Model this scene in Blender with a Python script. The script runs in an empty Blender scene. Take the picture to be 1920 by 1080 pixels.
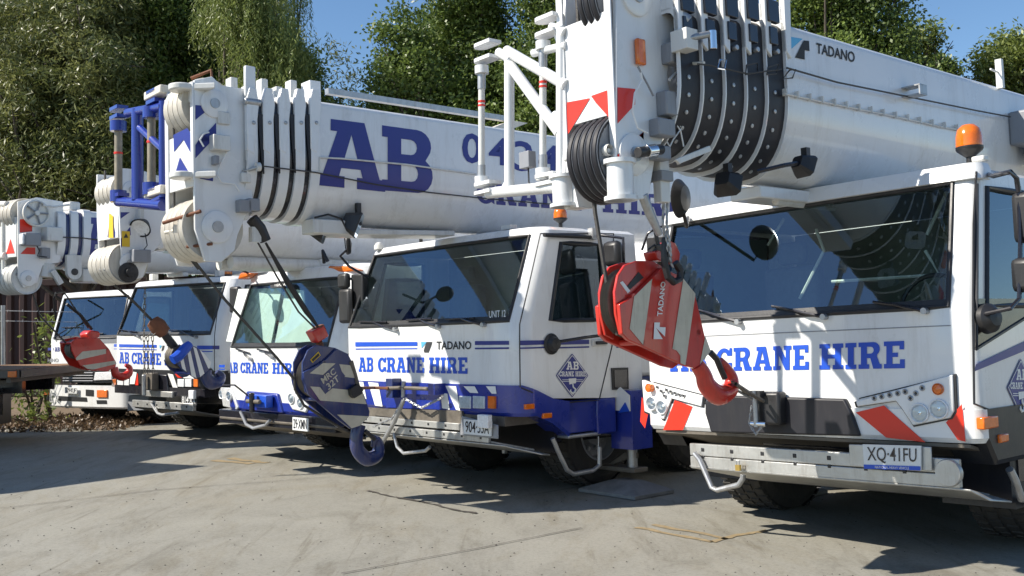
import bpy, bmesh, math, random
import numpy as np
from mathutils import Vector, Matrix
random.seed(7); rng = np.random.default_rng(7)
scn = bpy.context.scene
col = scn.collection
# ---------------------------------------------------------------- camera, sky, sun, exposure
FPX = 1916.0
TH = math.atan(72/1916); RO = .02
f0 = np.array([0, math.cos(TH), math.sin(TH)]); r0 = np.array([1., 0, 0]); u0 = np.cross(r0, f0)
CR = r0*math.cos(RO)-u0*math.sin(RO); CU = u0*math.cos(RO)+r0*math.sin(RO)
CAM = np.array([0, 0, 1.5])
cd = bpy.data.cameras.new('camera'); cam = bpy.data.objects.new('camera', cd); col.objects.link(cam)
cd.sensor_width = 36; cd.lens = 36*FPX/1920; cd.clip_end = 500; cd.clip_start = .05
mw = Matrix.Identity(4)
for i in range(3):
    mw[i][0] = CR[i]; mw[i][1] = CU[i]; mw[i][2] = -f0[i]; mw[i][3] = CAM[i]
cam.matrix_world = mw
scn.camera = cam
SUN = Vector((-1.13, -.22, 1.02)).normalized()
w = bpy.data.worlds.new('World'); scn.world = w; w.use_nodes = True
nt = w.node_tree; sky = nt.nodes.new('ShaderNodeTexSky'); sky.sky_type = 'NISHITA'; sky.sun_disc = False
sky.sun_elevation = math.asin(SUN.z); sky.sun_rotation = math.atan2(SUN.x, SUN.y)
sky.air_density = 1.0; sky.dust_density = .1; sky.ozone_density = 3.5
bg = nt.nodes['Background']; hs = nt.nodes.new('ShaderNodeHueSaturation'); hs.inputs['Saturation'].default_value = 1.08; nt.links.new(sky.outputs[0], hs.inputs['Color']); nt.links.new(hs.outputs[0], bg.inputs[0]); bg.inputs[1].default_value = .088
sl = bpy.data.lights.new('sun', 'SUN'); sl.energy = 4.8; sl.angle = math.radians(.5); sl.color = (1, .93, .82)
so = bpy.data.objects.new('sun', sl); col.objects.link(so); so.rotation_euler = SUN.to_track_quat('Z', 'Y').to_euler()
so.location = (-8, -4, 12)
scn.view_settings.view_transform = 'Standard'; scn.view_settings.look = 'None'
scn.view_settings.exposure = .75; scn.view_settings.gamma = 1

# ---------------------------------------------------------------- camera maths and frames
def ray(u, v): return f0+CR*(u-960)/FPX+CU*(540-v)/FPX
def proj(p):
    d = np.array(p, float)-CAM; z = d@f0
    return (960+FPX*(d@CR)/z, 540-FPX*(d@CU)/z, z)
class Fr:
    def __init__(s, O, ax, ay, az): s.O = np.array(O, float); s.M = np.stack([ax, ay, az], 1)
    def w(s, p): return s.O+s.M@np.array(p, float)
    def l(s, P): return s.M.T@(np.array(P)-s.O)
    def on(s, u, v, p0, n):
        n = s.M@np.array(n, float); d = ray(u, v); t = ((s.w(p0)-CAM)@n)/(d@n); return s.l(CAM+d*t)
    def fy(s, u, v, y=0): return s.on(u, v, [0, y, 0], [0, 1, 0])
    def fx(s, u, v, x=0): return s.on(u, v, [x, 0, 0], [1, 0, 0])
    def mat(s):
        m = Matrix.Identity(4)
        for i in range(3):
            for j in range(3): m[i][j] = s.M[i, j]
            m[i][3] = s.O[i]
        return m
    def moved(s, p): 
        f = Fr(s.w(p), s.M[:, 0], s.M[:, 1], s.M[:, 2]); return f
def frame(vp, uR, uL, W):
    a = ray(*vp); a /= np.linalg.norm(a); ax = -a
    z = np.array([0, 0, 1.]); az = z-ax*(z@ax); az /= np.linalg.norm(az); ay = np.cross(az, ax)
    vh = 612-.02*(uR-960); lo, hi = 1., 60.
    for _ in range(60):
        t = (lo+hi)/2; P = CAM+ray(uR, vh)*t; q = proj(P-W*ax)
        if q[0] < uL: lo = t
        else: hi = t
    mid = P-ax*W/2
    return Fr(mid-az*(mid[2]/az[2]), ax, ay, az)
FA = frame((-650, 715), 1818, 1205, 2.55)
FB = frame((-700, 668), 968, 637, 2.75)
FC = frame((-950, 660), 640, 405, 2.6)
FD = frame((-1470, 640), 402, 207, 2.6)
FE = frame((-2360, 690), 236, 85, 2.05)
WORLD = Fr([0, 0, 0], [1, 0, 0], [0, 1, 0], [0, 0, 1])

# ---------------------------------------------------------------- materials
def mat(name, colr, rough=.5, metal=0, coat=0, spec=.5, noise=0, nscale=6, bump=0, bscale=60, dirt=None, dirtamt=0, dscale=3, emis=None, trans=0, mottle=None):
    m = bpy.data.materials.new(name); m.use_nodes = True; n = m.node_tree.nodes; L = m.node_tree.links
    b = n['Principled BSDF']
    b.inputs['Base Color'].default_value = (*colr, 1); b.inputs['Roughness'].default_value = rough
    b.inputs['Metallic'].default_value = metal; b.inputs['Coat Weight'].default_value = coat
    b.inputs['Coat Roughness'].default_value = .06
    b.inputs['Specular IOR Level'].default_value = spec
    if trans: b.inputs['Transmission Weight'].default_value = trans
    if emis: b.inputs['Emission Color'].default_value = (*emis[0], 1); b.inputs['Emission Strength'].default_value = emis[1]
    tc = n.new('ShaderNodeTexCoord')
    if noise or dirt:
        t = n.new('ShaderNodeTexNoise'); t.inputs['Scale'].default_value = nscale; t.inputs['Detail'].default_value = 8
        t.inputs['Roughness'].default_value = .65
        L.new(tc.outputs['Object'], t.inputs['Vector'])
        r = n.new('ShaderNodeMapRange'); r.inputs[1].default_value = .3; r.inputs[2].default_value = .7
        r.inputs[3].default_value = 1-noise; r.inputs[4].default_value = 1+noise*.4
        L.new(t.outputs['Fac'], r.inputs[0])
        mx = n.new('ShaderNodeMix'); mx.data_type = 'RGBA'; mx.blend_type = 'MULTIPLY'; mx.inputs[0].default_value = 1
        mx.inputs[6].default_value = (*colr, 1); L.new(r.outputs[0], mx.inputs[7])
        out = mx.outputs[2]
        rr = n.new('ShaderNodeMapRange'); rr.inputs[3].default_value = max(.04, rough-.12); rr.inputs[4].default_value = rough+.15
        L.new(t.outputs['Fac'], rr.inputs[0]); L.new(rr.outputs[0], b.inputs['Roughness'])
        if dirt:
            t2 = n.new('ShaderNodeTexNoise'); t2.inputs['Scale'].default_value = dscale; t2.inputs['Detail'].default_value = 10
            t2.inputs['Roughness'].default_value = .75
            mp = n.new('ShaderNodeMapping'); mp.inputs['Scale'].default_value = (2.2, 2.2, .3)
            L.new(tc.outputs['Object'], mp.inputs[0]); L.new(mp.outputs[0], t2.inputs['Vector'])
            r2 = n.new('ShaderNodeMapRange'); r2.inputs[1].default_value = .5; r2.inputs[2].default_value = .75
            r2.inputs[3].default_value = 0; r2.inputs[4].default_value = dirtamt
            L.new(t2.outputs['Fac'], r2.inputs[0])
            m2 = n.new('ShaderNodeMix'); m2.data_type = 'RGBA'; L.new(r2.outputs[0], m2.inputs[0]); L.new(out, m2.inputs[6])
            m2.inputs[7].default_value = (*dirt, 1); out = m2.outputs[2]
        L.new(out, b.inputs['Base Color'])
    if bump:
        t3 = n.new('ShaderNodeTexNoise'); t3.inputs['Scale'].default_value = bscale; t3.inputs['Detail'].default_value = 6
        L.new(tc.outputs['Object'], t3.inputs['Vector'])
        bp = n.new('ShaderNodeBump'); bp.inputs['Strength'].default_value = bump; bp.inputs['Distance'].default_value = .01
        L.new(t3.outputs['Fac'], bp.inputs['Height']); L.new(bp.outputs[0], b.inputs['Normal'])
    return m
M = dict(
    white=mat('white_paint', (.74, .75, .75), .28, coat=.5, noise=.05, nscale=2.5, dirt=(.33, .29, .22), dirtamt=.34, dscale=3.2, bump=.03, bscale=3),
    white2=mat('weathered_white_paint', (.66, .66, .63), .4, coat=.15, noise=.08, nscale=4, dirt=(.24, .2, .14), dirtamt=.5, dscale=5, bump=.1, bscale=40),
    cream=mat('cream_nylon', (.66, .62, .54), .5, noise=.15, nscale=9, dirt=(.2, .13, .07), dirtamt=.4, dscale=6),
    blue=mat('blue_paint', (.012, .03, .27), .28, coat=.6, noise=.1, nscale=5, dirt=(.05, .05, .08), dirtamt=.35, dscale=5),
    navy=mat('navy_paint', (.01, .026, .125), .35, coat=.4, noise=.15, nscale=7, dirt=(.16, .12, .09), dirtamt=.5, dscale=8),
    vblue=mat('blue_vinyl', (.012, .075, .5), .35, noise=.04),
    vnavy_shade=mat('navy_shade_vinyl', (.02, .03, .22), .35, noise=.05),  # navy, also the shaded copy of the blue vinyl: shade put into the colour
    red=mat('red_paint', (.55, .028, .016), .3, coat=.5, noise=.12, nscale=6, dirt=(.12, .02, .015), dirtamt=.5, dscale=7),
    vred=mat('red_vinyl', (.72, .03, .012), .35, noise=.04),
    vwhite=mat('white_vinyl', (.78, .78, .76), .4, noise=.05),
    cream2=mat('cream_stripe_paint', (.58, .54, .43), .45, noise=.15, nscale=8, dirt=(.2, .12, .06), dirtamt=.5, dscale=9),
    grey=mat('grey_paint', (.25, .26, .28), .4, noise=.1, dirt=(.12, .1, .08), dirtamt=.4, dscale=7),
    lblue=mat('light_blue_vinyl', (.1, .4, .66), .35, noise=.03),
    black=mat('black_plastic', (.018, .018, .02), .42, noise=.15, dirt=(.07, .065, .06), dirtamt=.4, dscale=5, bump=.05),
    blackp=mat('black_paint', (.014, .014, .02), .22, coat=.3, noise=.1, dirt=(.07, .06, .05), dirtamt=.3, dscale=6),
    rubber=mat('tyre_rubber', (.034, .032, .03), .8, noise=.25, nscale=10, dirt=(.09, .075, .055), dirtamt=.6, dscale=8, bump=.3, bscale=60),
    rope=mat('steel_rope', (.09, .085, .08), .55, metal=.5, noise=.3, nscale=60, bump=.4, bscale=200),
    steel=mat('galvanised_steel', (.45, .46, .47), .4, metal=.7, noise=.2, nscale=12, dirt=(.2, .15, .1), dirtamt=.5, dscale=12),
    alu=mat('aluminium_plate', (.5, .5, .48), .38, metal=.6, noise=.15, nscale=10, dirt=(.2, .16, .12), dirtamt=.55, dscale=6, bump=.1, bscale=50),
    grime=mat('grimy_steel', (.16, .14, .115), .6, metal=.3, noise=.35, nscale=9, bump=.2),
    rust=mat('rusty_steel', (.2, .075, .035), .75, noise=.4, nscale=12, bump=.3),
    chrome=mat('chrome', (.75, .76, .78), .08, metal=1),
    refl=mat('lamp_reflector', (.82, .83, .84), .3, metal=.1, noise=.25, nscale=40, bump=.6, bscale=25),
    rodtan=mat('worn_chromed_rod', (.3, .26, .19), .45, metal=.3, noise=.3, nscale=12),
    mblack=mat('matt_black_paint', (.011, .011, .016), .5, noise=.1, dirt=(.05, .045, .04), dirtamt=.3, dscale=6),
    orange=mat('orange_lens', (.75, .16, .01), .12, coat=.6, noise=.2, nscale=30),
    redlens=mat('red_lens', (.5, .02, .01), .15, coat=.5),
    yellow=mat('yellow_sticker', (.75, .48, .02), .4),
    trim=mat('grey_green_cab_trim', (.16, .19, .17), .7, noise=.2, nscale=3),
    dark=mat('dark_cab_trim', (.03, .032, .035), .7, noise=.2),
    seat=mat('seat_fabric', (.11, .12, .14), .85, noise=.2, nscale=20),
    curtain=mat('pale_curtain', (.8, .86, .82), .8, noise=.1, bump=.4, bscale=5),
    plate=mat('number_plate', (.7, .71, .7), .4, noise=.05),
    pad=mat('worn_grey_pad', (.2, .2, .2), .6, noise=.35, nscale=9, bump=.3),
    brass=mat('brass', (.6, .42, .12), .3, metal=.8),
    timber=mat('weathered_timber', (.26, .15, .085), .7, noise=.35, nscale=9, bump=.3),
    maroon=mat('maroon_steel', (.035, .012, .011), .6, noise=.25, nscale=3, dirt=(.05, .03, .02), dirtamt=.5, dscale=3),
    bark=mat('grey_bark', (.085, .068, .05), .85, noise=.35, nscale=5, bump=.5, bscale=20),
)
def glassmat(name, tint, gl, opaq=.25):
    m = bpy.data.materials.new(name); m.use_nodes = True; n = m.node_tree.nodes; L = m.node_tree.links
    n.clear(); o = n.new('ShaderNodeOutputMaterial')
    tr = n.new('ShaderNodeBsdfTransparent'); tr.inputs[0].default_value = (*tint, 1)
    g = n.new('ShaderNodeBsdfGlossy'); g.inputs['Roughness'].default_value = .015; g.inputs[0].default_value = (.72, .86, 1, 1)
    fr = n.new('ShaderNodeFresnel'); fr.inputs[0].default_value = 1.5
    ad = n.new('ShaderNodeMath'); ad.operation = 'MULTIPLY_ADD'; ad.inputs[1].default_value = 1.1; ad.inputs[2].default_value = gl
    ad.use_clamp = True
    L.new(fr.outputs[0], ad.inputs[0])
    mx = n.new('ShaderNodeMixShader'); L.new(ad.outputs[0], mx.inputs[0]); L.new(tr.outputs[0], mx.inputs[1]); L.new(g.outputs[0], mx.inputs[2])
    L.new(mx.outputs[0], o.inputs[0]); return m
M['glass'] = glassmat('windscreen_glass', (.8, .93, .89), .1)
M['sglass'] = glassmat('side_window_glass', (.3, .36, .34), .08)

# ---------------------------------------------------------------- mesh builder
def nrm(a): a = np.array(a, float); return a/np.linalg.norm(a)
SPLIT = {'roller_bracket', 'step_box', 'fog_lamp', 'tow_hitch', 'stems_', 'work_light_', 'headlight_', 'bumper_centre', 'mud_flap', 'guard_bars', 'limit_chain', 'jib_pin_boss', 'junction_box', 'stripe_marking', 'warning_marking', 'warning_stripe', 'rope_retainer', 'bumper_vent', 'head_edge', 'jib_pin_lug', 'jib_lug', 'roof_marker', 'roof_fitting', 'head_lug', 'fender_box', 'outrigger_beam', 'sun_curtain', 'warning_sticker', 'catwalk_hinge', 'tie_bolt', 'luffing_cylinder', 'anchor_lug', 'limit_weight', 'operator_cabin', 'rating_plate', 'tie_down_sling', 'panel_gap', 'vent_grille', 'cable', 'hoist_rope', 'light_cable', 'cable_run', 'limit_chain_', 'tray_edge', 'door_marking_', 'boom_foot_beam', 'top_rail', 'hoist_limit_switch'}
class MB:
    def __init__(s, fr): s.fr = fr; s.v = []; s.f = []; s.mi = []; s.ms = []
    def m(s, k):
        if k not in s.ms: s.ms.append(k)
        return s.ms.index(k)
    def add(s, vs, fs, k):
        o = len(s.v); s.v += [tuple(map(float, p)) for p in vs]; i = s.m(k)
        for f in fs: s.f.append([o+a for a in f]); s.mi.append(i)
        return s
    def box(s, a, b, k, R=None, c=None):
        x0, y0, z0 = [min(p, q) for p, q in zip(a, b)]; x1, y1, z1 = [max(p, q) for p, q in zip(a, b)]
        vs = [(x0, y0, z0), (x1, y0, z0), (x1, y1, z0), (x0, y1, z0), (x0, y0, z1), (x1, y0, z1), (x1, y1, z1), (x0, y1, z1)]
        if R is not None:
            c = np.array(c if c is not None else ((x0+x1)/2, (y0+y1)/2, (z0+z1)/2)); vs = [c+R@(np.array(p)-c) for p in vs]
        return s.add(vs, [(0, 3, 2, 1), (4, 5, 6, 7), (0, 1, 5, 4), (1, 2, 6, 5), (2, 3, 7, 6), (3, 0, 4, 7)], k)
    def prism(s, pts, vec, k, ksides=None):
        n = len(pts); vec = np.array(vec, float); P = [np.array(p, float) for p in pts]
        s.add(P+[p+vec for p in P], [list(range(n)), list(range(2*n-1, n-1, -1))], k)
        return s.add(P+[p+vec for p in P], [(i, i+n, (i+1) % n+n, (i+1) % n) for i in range(n)], ksides or k)
    def tube(s, path, r, k, seg=10, flat=None, closed=False):
        P = [np.array(p, float) for p in path]; n = len(P); rs = r if hasattr(r, '__len__') else [r]*n
        rings = []; up = None
        for i in range(n):
            if closed: t = nrm(P[(i+1) % n]-P[i-1])
            else: t = nrm(P[min(i+1, n-1)]-P[max(i-1, 0)])
            if up is None:
                up = np.array(flat, float) if flat is not None else (np.array([0, 0, 1.]) if abs(t[2]) < .9 else np.array([1., 0, 0]))
            a = nrm(np.cross(t, up)); b = np.cross(a, t)
            if flat is None: up = b
            rings.append([P[i]+rs[i]*(a*math.cos(q)+b*math.sin(q)) for q in np.linspace(0, 2*math.pi, seg, endpoint=False)])
        vs = [p for g in rings for p in g]; fs = []
        for i in range(n if closed else n-1):
            for j in range(seg):
                a0 = i*seg; b0 = ((i+1) % n)*seg; fs.append((a0+j, a0+(j+1) % seg, b0+(j+1) % seg, b0+j))
        if not closed: fs += [list(range(seg-1, -1, -1)), list(range((n-1)*seg, n*seg))]
        return s.add(vs, fs, k)
    def cyl(s, p, q, r, k, r2=None, seg=20): return s.tube([p, q], [r, r if r2 is None else r2], k, seg)
    def lathe(s, p, axis, prof, k, seg=32):
        ax = nrm(axis); up = np.array([0, 0, 1.]) if abs(ax[2]) < .9 else np.array([1., 0, 0]); a = nrm(np.cross(ax, up)); b = np.cross(ax, a); p = np.array(p, float)
        vs = [p+ax*h+r*(a*math.cos(q)+b*math.sin(q)) for r, h in prof for q in np.linspace(0, 2*math.pi, seg, endpoint=False)]
        fs = [(i*seg+j, i*seg+(j+1) % seg, (i+1)*seg+(j+1) % seg, (i+1)*seg+j) for i in range(len(prof)-1) for j in range(seg)]
        return s.add(vs, fs, k)
    def grid(s, rows, k, skip=None, loop=False):
        nr = len(rows); nc = len(rows[0]); vs = [p for r in rows for p in r]
        fs = [(i*nc+j, i*nc+(j+1) % nc, (i+1)*nc+(j+1) % nc, (i+1)*nc+j) for i in range(nr-1) for j in range(nc if loop else nc-1) if not (skip and skip(i, j))]
        return s.add(vs, fs, k)
    def link(s, name, parent=None, bevel=0, smooth=35, label=None):
        if name in SPLIT and parent is not None:
            par = list(range(len(s.v)))
            def find(a):
                while par[a] != a: par[a] = par[par[a]]; a = par[a]
                return a
            key = {}
            for i, v in enumerate(s.v):
                q = tuple(round(c, 5) for c in v)
                if q in key: par[find(i)] = find(key[q])
                else: key[q] = i
            for f in s.f:
                for a in f[1:]: par[find(a)] = find(f[0])
            comp = {}
            for f, m_ in zip(s.f, s.mi): comp.setdefault(find(f[0]), []).append((f, m_))
            if 1 < len(comp) <= 24:
                o = None
                for fs in comp.values():
                    b = MB(s.fr); ids = {}
                    for f, m_ in fs:
                        for a in f:
                            if a not in ids: ids[a] = len(b.v); b.v.append(s.v[a])
                    for f, m_ in fs: b.f.append([ids[a] for a in f]); b.mi.append(b.m(s.ms[m_]))
                    o = b._link(name, parent, bevel, smooth, label)
                return o
        return s._link(name, parent, bevel, smooth, label)
    def _link(s, name, parent=None, bevel=0, smooth=35, label=None):
        me = bpy.data.meshes.new(name)
        V = np.array(s.v)
        V = s.fr.O+V@s.fr.M.T
        root = parent
        while root is not None and root.parent is not None: root = root.parent
        if root is not None:
            mi = np.array(root.matrix_basis.inverted()); V = V@mi[:3, :3].T+mi[:3, 3]
        me.from_pydata(V.tolist(), [], s.f)
        for k in s.ms: me.materials.append(M[k])
        me.polygons.foreach_set('material_index', s.mi)
        bm = bmesh.new(); bm.from_mesh(me); bmesh.ops.remove_doubles(bm, verts=bm.verts, dist=1e-5); bmesh.ops.recalc_face_normals(bm, faces=bm.faces); bm.to_mesh(me); bm.free()
        if smooth:
            me.polygons.foreach_set('use_smooth', [True]*len(me.polygons)); me.set_sharp_from_angle(angle=math.radians(smooth))
        o = bpy.data.objects.new(name, me); col.objects.link(o)
        if parent is not None: o.parent = parent
        if bevel:
            b = o.modifiers.new('bevel', 'BEVEL'); b.width = bevel; b.segments = 2; b.limit_method = 'ANGLE'; b.angle_limit = math.radians(40)
        if label: o['label'] = label
        return o
def tag(o, label, cat, group=None, kind=None):
    if label: o['label'] = label
    if cat: o['category'] = cat
    if group: o['group'] = group
    if kind: o['kind'] = kind
    return o
def thing(name, fr, label, cat, group=None):
    o = bpy.data.objects.new(name, None); col.objects.link(o); o.matrix_basis = fr.mat(); o.empty_display_size = .3
    return tag(o, label, cat, group)

# ---------------------------------------------------------------- lettering
def arc(cx, cy, rx, ry, a0, a1, n=8):
    return [(cx+rx*math.cos(math.radians(a0+(a1-a0)*i/n)), cy+ry*math.sin(math.radians(a0+(a1-a0)*i/n))) for i in range(n+1)]
G = {
    'A': (10, [[(0, 0), (4.1, 0), (4.1, 1.7), (3.3, 1.7), (3.6, 2.9), (6.4, 2.9), (6.7, 1.7), (5.9, 1.7), (5.9, 0), (10, 0), (10, 1.7), (9.2, 1.7), (6.9, 10), (1.9, 10), (1.9, 8.3), (2.9, 8.3), (.9, 1.7), (0, 1.7)], [(4.05, 4.4), (5.95, 4.4), (5, 8.0)]]),
    'B': (9, [[(0, 0)]+arc(6.4, 2.8, 2.6, 2.8, -90, 60, 7)+arc(6.2, 7.5, 2.5, 2.5, -40, 90, 7)+[(0, 10), (0, 8.3), (1, 8.3), (1, 1.7), (0, 1.7)], [(3.4, 1.7)]+arc(5.3, 3, 1.1, 1.3, -90, 90, 6)+[(3.4, 4.3)], [(3.4, 5.9)]+arc(5.1, 7.1, 1.1, 1.2, -90, 90, 6)+[(3.4, 8.3)]]),
    'C': (8.6, [arc(4.4, 5, 4.4, 5, 52, 308, 16)+[(8.6, 0), (8.6, 3.6), (6.2, 3.6)]+arc(4.4, 4.2, 1.8, 2.4, -20, -160, 6)+arc(4.4, 5.8, 1.8, 2.4, 160, 20, 6)+[(6.2, 6.6), (8.6, 6.6), (8.6, 10), (7.4, 10)]]),
    'R': (9.6, [[(0, 0), (4.4, 0), (4.4, 1.7), (3.5, 1.7), (3.5, 4), (4.9, 4), (6.1, 0), (9.6, 0), (9.6, 1.7), (8.8, 1.7), (7.6, 4.6)]+arc(6.2, 7.4, 2.6, 2.6, -55, 90, 7)+[(0, 10), (0, 8.3), (1, 8.3), (1, 1.7), (0, 1.7)], [(3.5, 5.7)]+arc(5.1, 7, 1.2, 1.3, -90, 90, 6)+[(3.5, 8.3)]]),
    'N': (9.8, [[(0, 0), (4, 0), (4, 1.7), (3, 1.7), (3, 6.3), (6.6, 0), (8.9, 0), (8.9, 8.3), (9.8, 8.3), (9.8, 10), (5.8, 10), (5.8, 8.3), (6.8, 8.3), (6.8, 4.6), (3.7, 10), (0, 10), (0, 8.3), (.9, 8.3), (.9, 1.7), (0, 1.7)]]),
    'E': (8.6, [[(0, 0), (8.6, 0), (8.6, 3.3), (6.6, 3.3), (6.6, 1.7), (3.5, 1.7), (3.5, 4.2), (5.8, 4.2), (5.8, 5.8), (3.5, 5.8), (3.5, 8.3), (6.4, 8.3), (6.4, 6.9), (8.3, 6.9), (8.3, 10), (0, 10), (0, 8.3), (1, 8.3), (1, 1.7), (0, 1.7)]]),
    'H': (9.8, [[(0, 0), (4.3, 0), (4.3, 1.7), (3.4, 1.7), (3.4, 4.2), (6.4, 4.2), (6.4, 1.7), (5.5, 1.7), (5.5, 0), (9.8, 0), (9.8, 1.7), (8.9, 1.7), (8.9, 8.3), (9.8, 8.3), (9.8, 10), (5.5, 10), (5.5, 8.3), (6.4, 8.3), (6.4, 5.8), (3.4, 5.8), (3.4, 8.3), (4.3, 8.3), (4.3, 10), (0, 10), (0, 8.3), (.9, 8.3), (.9, 1.7), (0, 1.7)]]),
    'I': (4.5, [[(0, 0), (4.5, 0), (4.5, 1.7), (3.5, 1.7), (3.5, 8.3), (4.5, 8.3), (4.5, 10), (0, 10), (0, 8.3), (1, 8.3), (1, 1.7), (0, 1.7)]]),
    '_': (10, [[(0, 0), (10, 0), (10, 10), (0, 10)]]),
    't': (10, [[(0, 10), (0, 6.2), (3.8, 10)]]),
    'T': (10, [[(5.2, 10), (10, 10), (10, 6.6), (7.8, 6.6), (7.8, 0), (2, 0)]]),
}
_cache = {}
def glyphs(text, font):
    """2D triangulated mesh of the text in the unit square"""
    key = (text, font)
    if key in _cache: return _cache[key]
    if font == 'slab':
        cu = bpy.data.curves.new('t', 'CURVE'); cu.dimensions = '2D'; cu.fill_mode = 'BOTH'; x = 0
        for ch in text:
            if ch == ' ': x += 4; continue
            wd, cs = G[ch]
            for c in cs:
                sp = cu.splines.new('POLY'); sp.points.add(len(c)-1)
                for i, p in enumerate(c): sp.points[i].co = (x+p[0], p[1], 0, 1)
                sp.use_cyclic_u = True
            x += wd+.9
    else:
        cu = bpy.data.curves.new('t', 'FONT'); cu.body = text; cu.size = 10; cu.offset = .18 if font == 'bold' else (.05 if font == 'mid' else 0)
        cu.resolution_u = 3
    o = bpy.data.objects.new('t', cu); col.objects.link(o); dg = bpy.context.evaluated_depsgraph_get(); dg.update()
    me = bpy.data.meshes.new_from_object(o.evaluated_get(dg)); bpy.data.objects.remove(o); bpy.data.curves.remove(cu)
    bm = bmesh.new(); bm.from_mesh(me); bpy.data.meshes.remove(me)
    for v in bm.verts: v.co.z = 0
    bmesh.ops.triangulate(bm, faces=bm.faces)
    xs = [v.co.x for v in bm.verts]; ys = [v.co.y for v in bm.verts]; x0, x1, y0, y1 = min(xs), max(xs), min(ys), max(ys)
    for v in bm.verts: v.co.x = (v.co.x-x0)/(x1-x0); v.co.y = (v.co.y-y0)/(y1-y0)
    for k in range(1, 8): bmesh.ops.bisect_plane(bm, geom=bm.verts[:]+bm.edges[:]+bm.faces[:], plane_co=(0, k/8, 0), plane_no=(0, 1, 0))
    for k in range(1, 6): bmesh.ops.bisect_plane(bm, geom=bm.verts[:]+bm.edges[:]+bm.faces[:], plane_co=(k/6, 0, 0), plane_no=(1, 0, 0))
    bm.verts.ensure_lookup_table(); bm.verts.index_update()
    r = ([(v.co.x, v.co.y) for v in bm.verts], [[v.index for v in f.verts] for f in bm.faces]); bm.free(); _cache[key] = r; return r
def text(mb, s, quad, surf, k, font='slab'):
    """quad: pixel corners BL, BR, TR, TL; surf(u, v) -> point on the real surface"""
    vs, fs = glyphs(s, font); BL, BR, TR, TL = [np.array(q, float) for q in quad]; out = []
    for x, y in vs:
        p = (BL*(1-x)+BR*x)*(1-y)+(TL*(1-x)+TR*x)*y; out.append(surf(*p))
    mb.add(out, fs, k)
def words(mb, s, spans, bl, br, tr, tl, surf, k, font='slab'):
    """words placed between u-spans of a common quad given by its left and right edges"""
    (u0, vb0), (u1, vb1) = bl, br; vt1 = tr[1]; vt0 = tl[1]
    for wd, (a, b) in zip(s.split(), spans):
        fb = lambda u: vb0+(vb1-vb0)*(u-u0)/(u1-u0); ft = lambda u: vt0+(vt1-vt0)*(u-u0)/(u1-u0)
        text(mb, wd, [(a, fb(a)), (b, fb(b)), (b, ft(b)), (a, ft(a))], surf, k, font)
def clip(poly, a, b):
    """clip 2D polygon to the left side of line a-b"""
    out = []; a = np.array(a, float); b = np.array(b, float); d = b-a
    def sd(p): return d[0]*(p[1]-a[1])-d[1]*(p[0]-a[0])
    for i in range(len(poly)):
        p = np.array(poly[i], float); q = np.array(poly[(i+1) % len(poly)], float); s0, s1 = sd(p), sd(q)
        if s0 >= 0: out.append(p)
        if s0*s1 < 0: out.append(p+(q-p)*s0/(s0-s1))
    return out
def patch(mb, px, surf, k, nu=1):
    """painted patch: pixel polygon laid on the surface"""
    pts = [surf(u, v) for u, v in px]
    mb.add(pts, [list(range(len(pts)))], k)
def strip(mb, top, bot, surf, k, n=8):
    """painted strip between two pixel polylines of two points each"""
    rows = []
    for e in (top, bot):
        (a, b), (c, d) = e; rows.append([surf(a+(c-a)*i/n, b+(d-b)*i/n) for i in range(n+1)])
    mb.grid(rows, k)
def patchq(mb, px, surf, k, n=6):
    a, b, c, d = [np.array(p, float) for p in px]
    rows = [[surf(*((a*(1-j/n)+b*j/n)*(1-i/n)+(d*(1-j/n)+c*j/n)*i/n)) for j in range(n+1)] for i in range(n+1)]
    mb.grid(rows, k)

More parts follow.
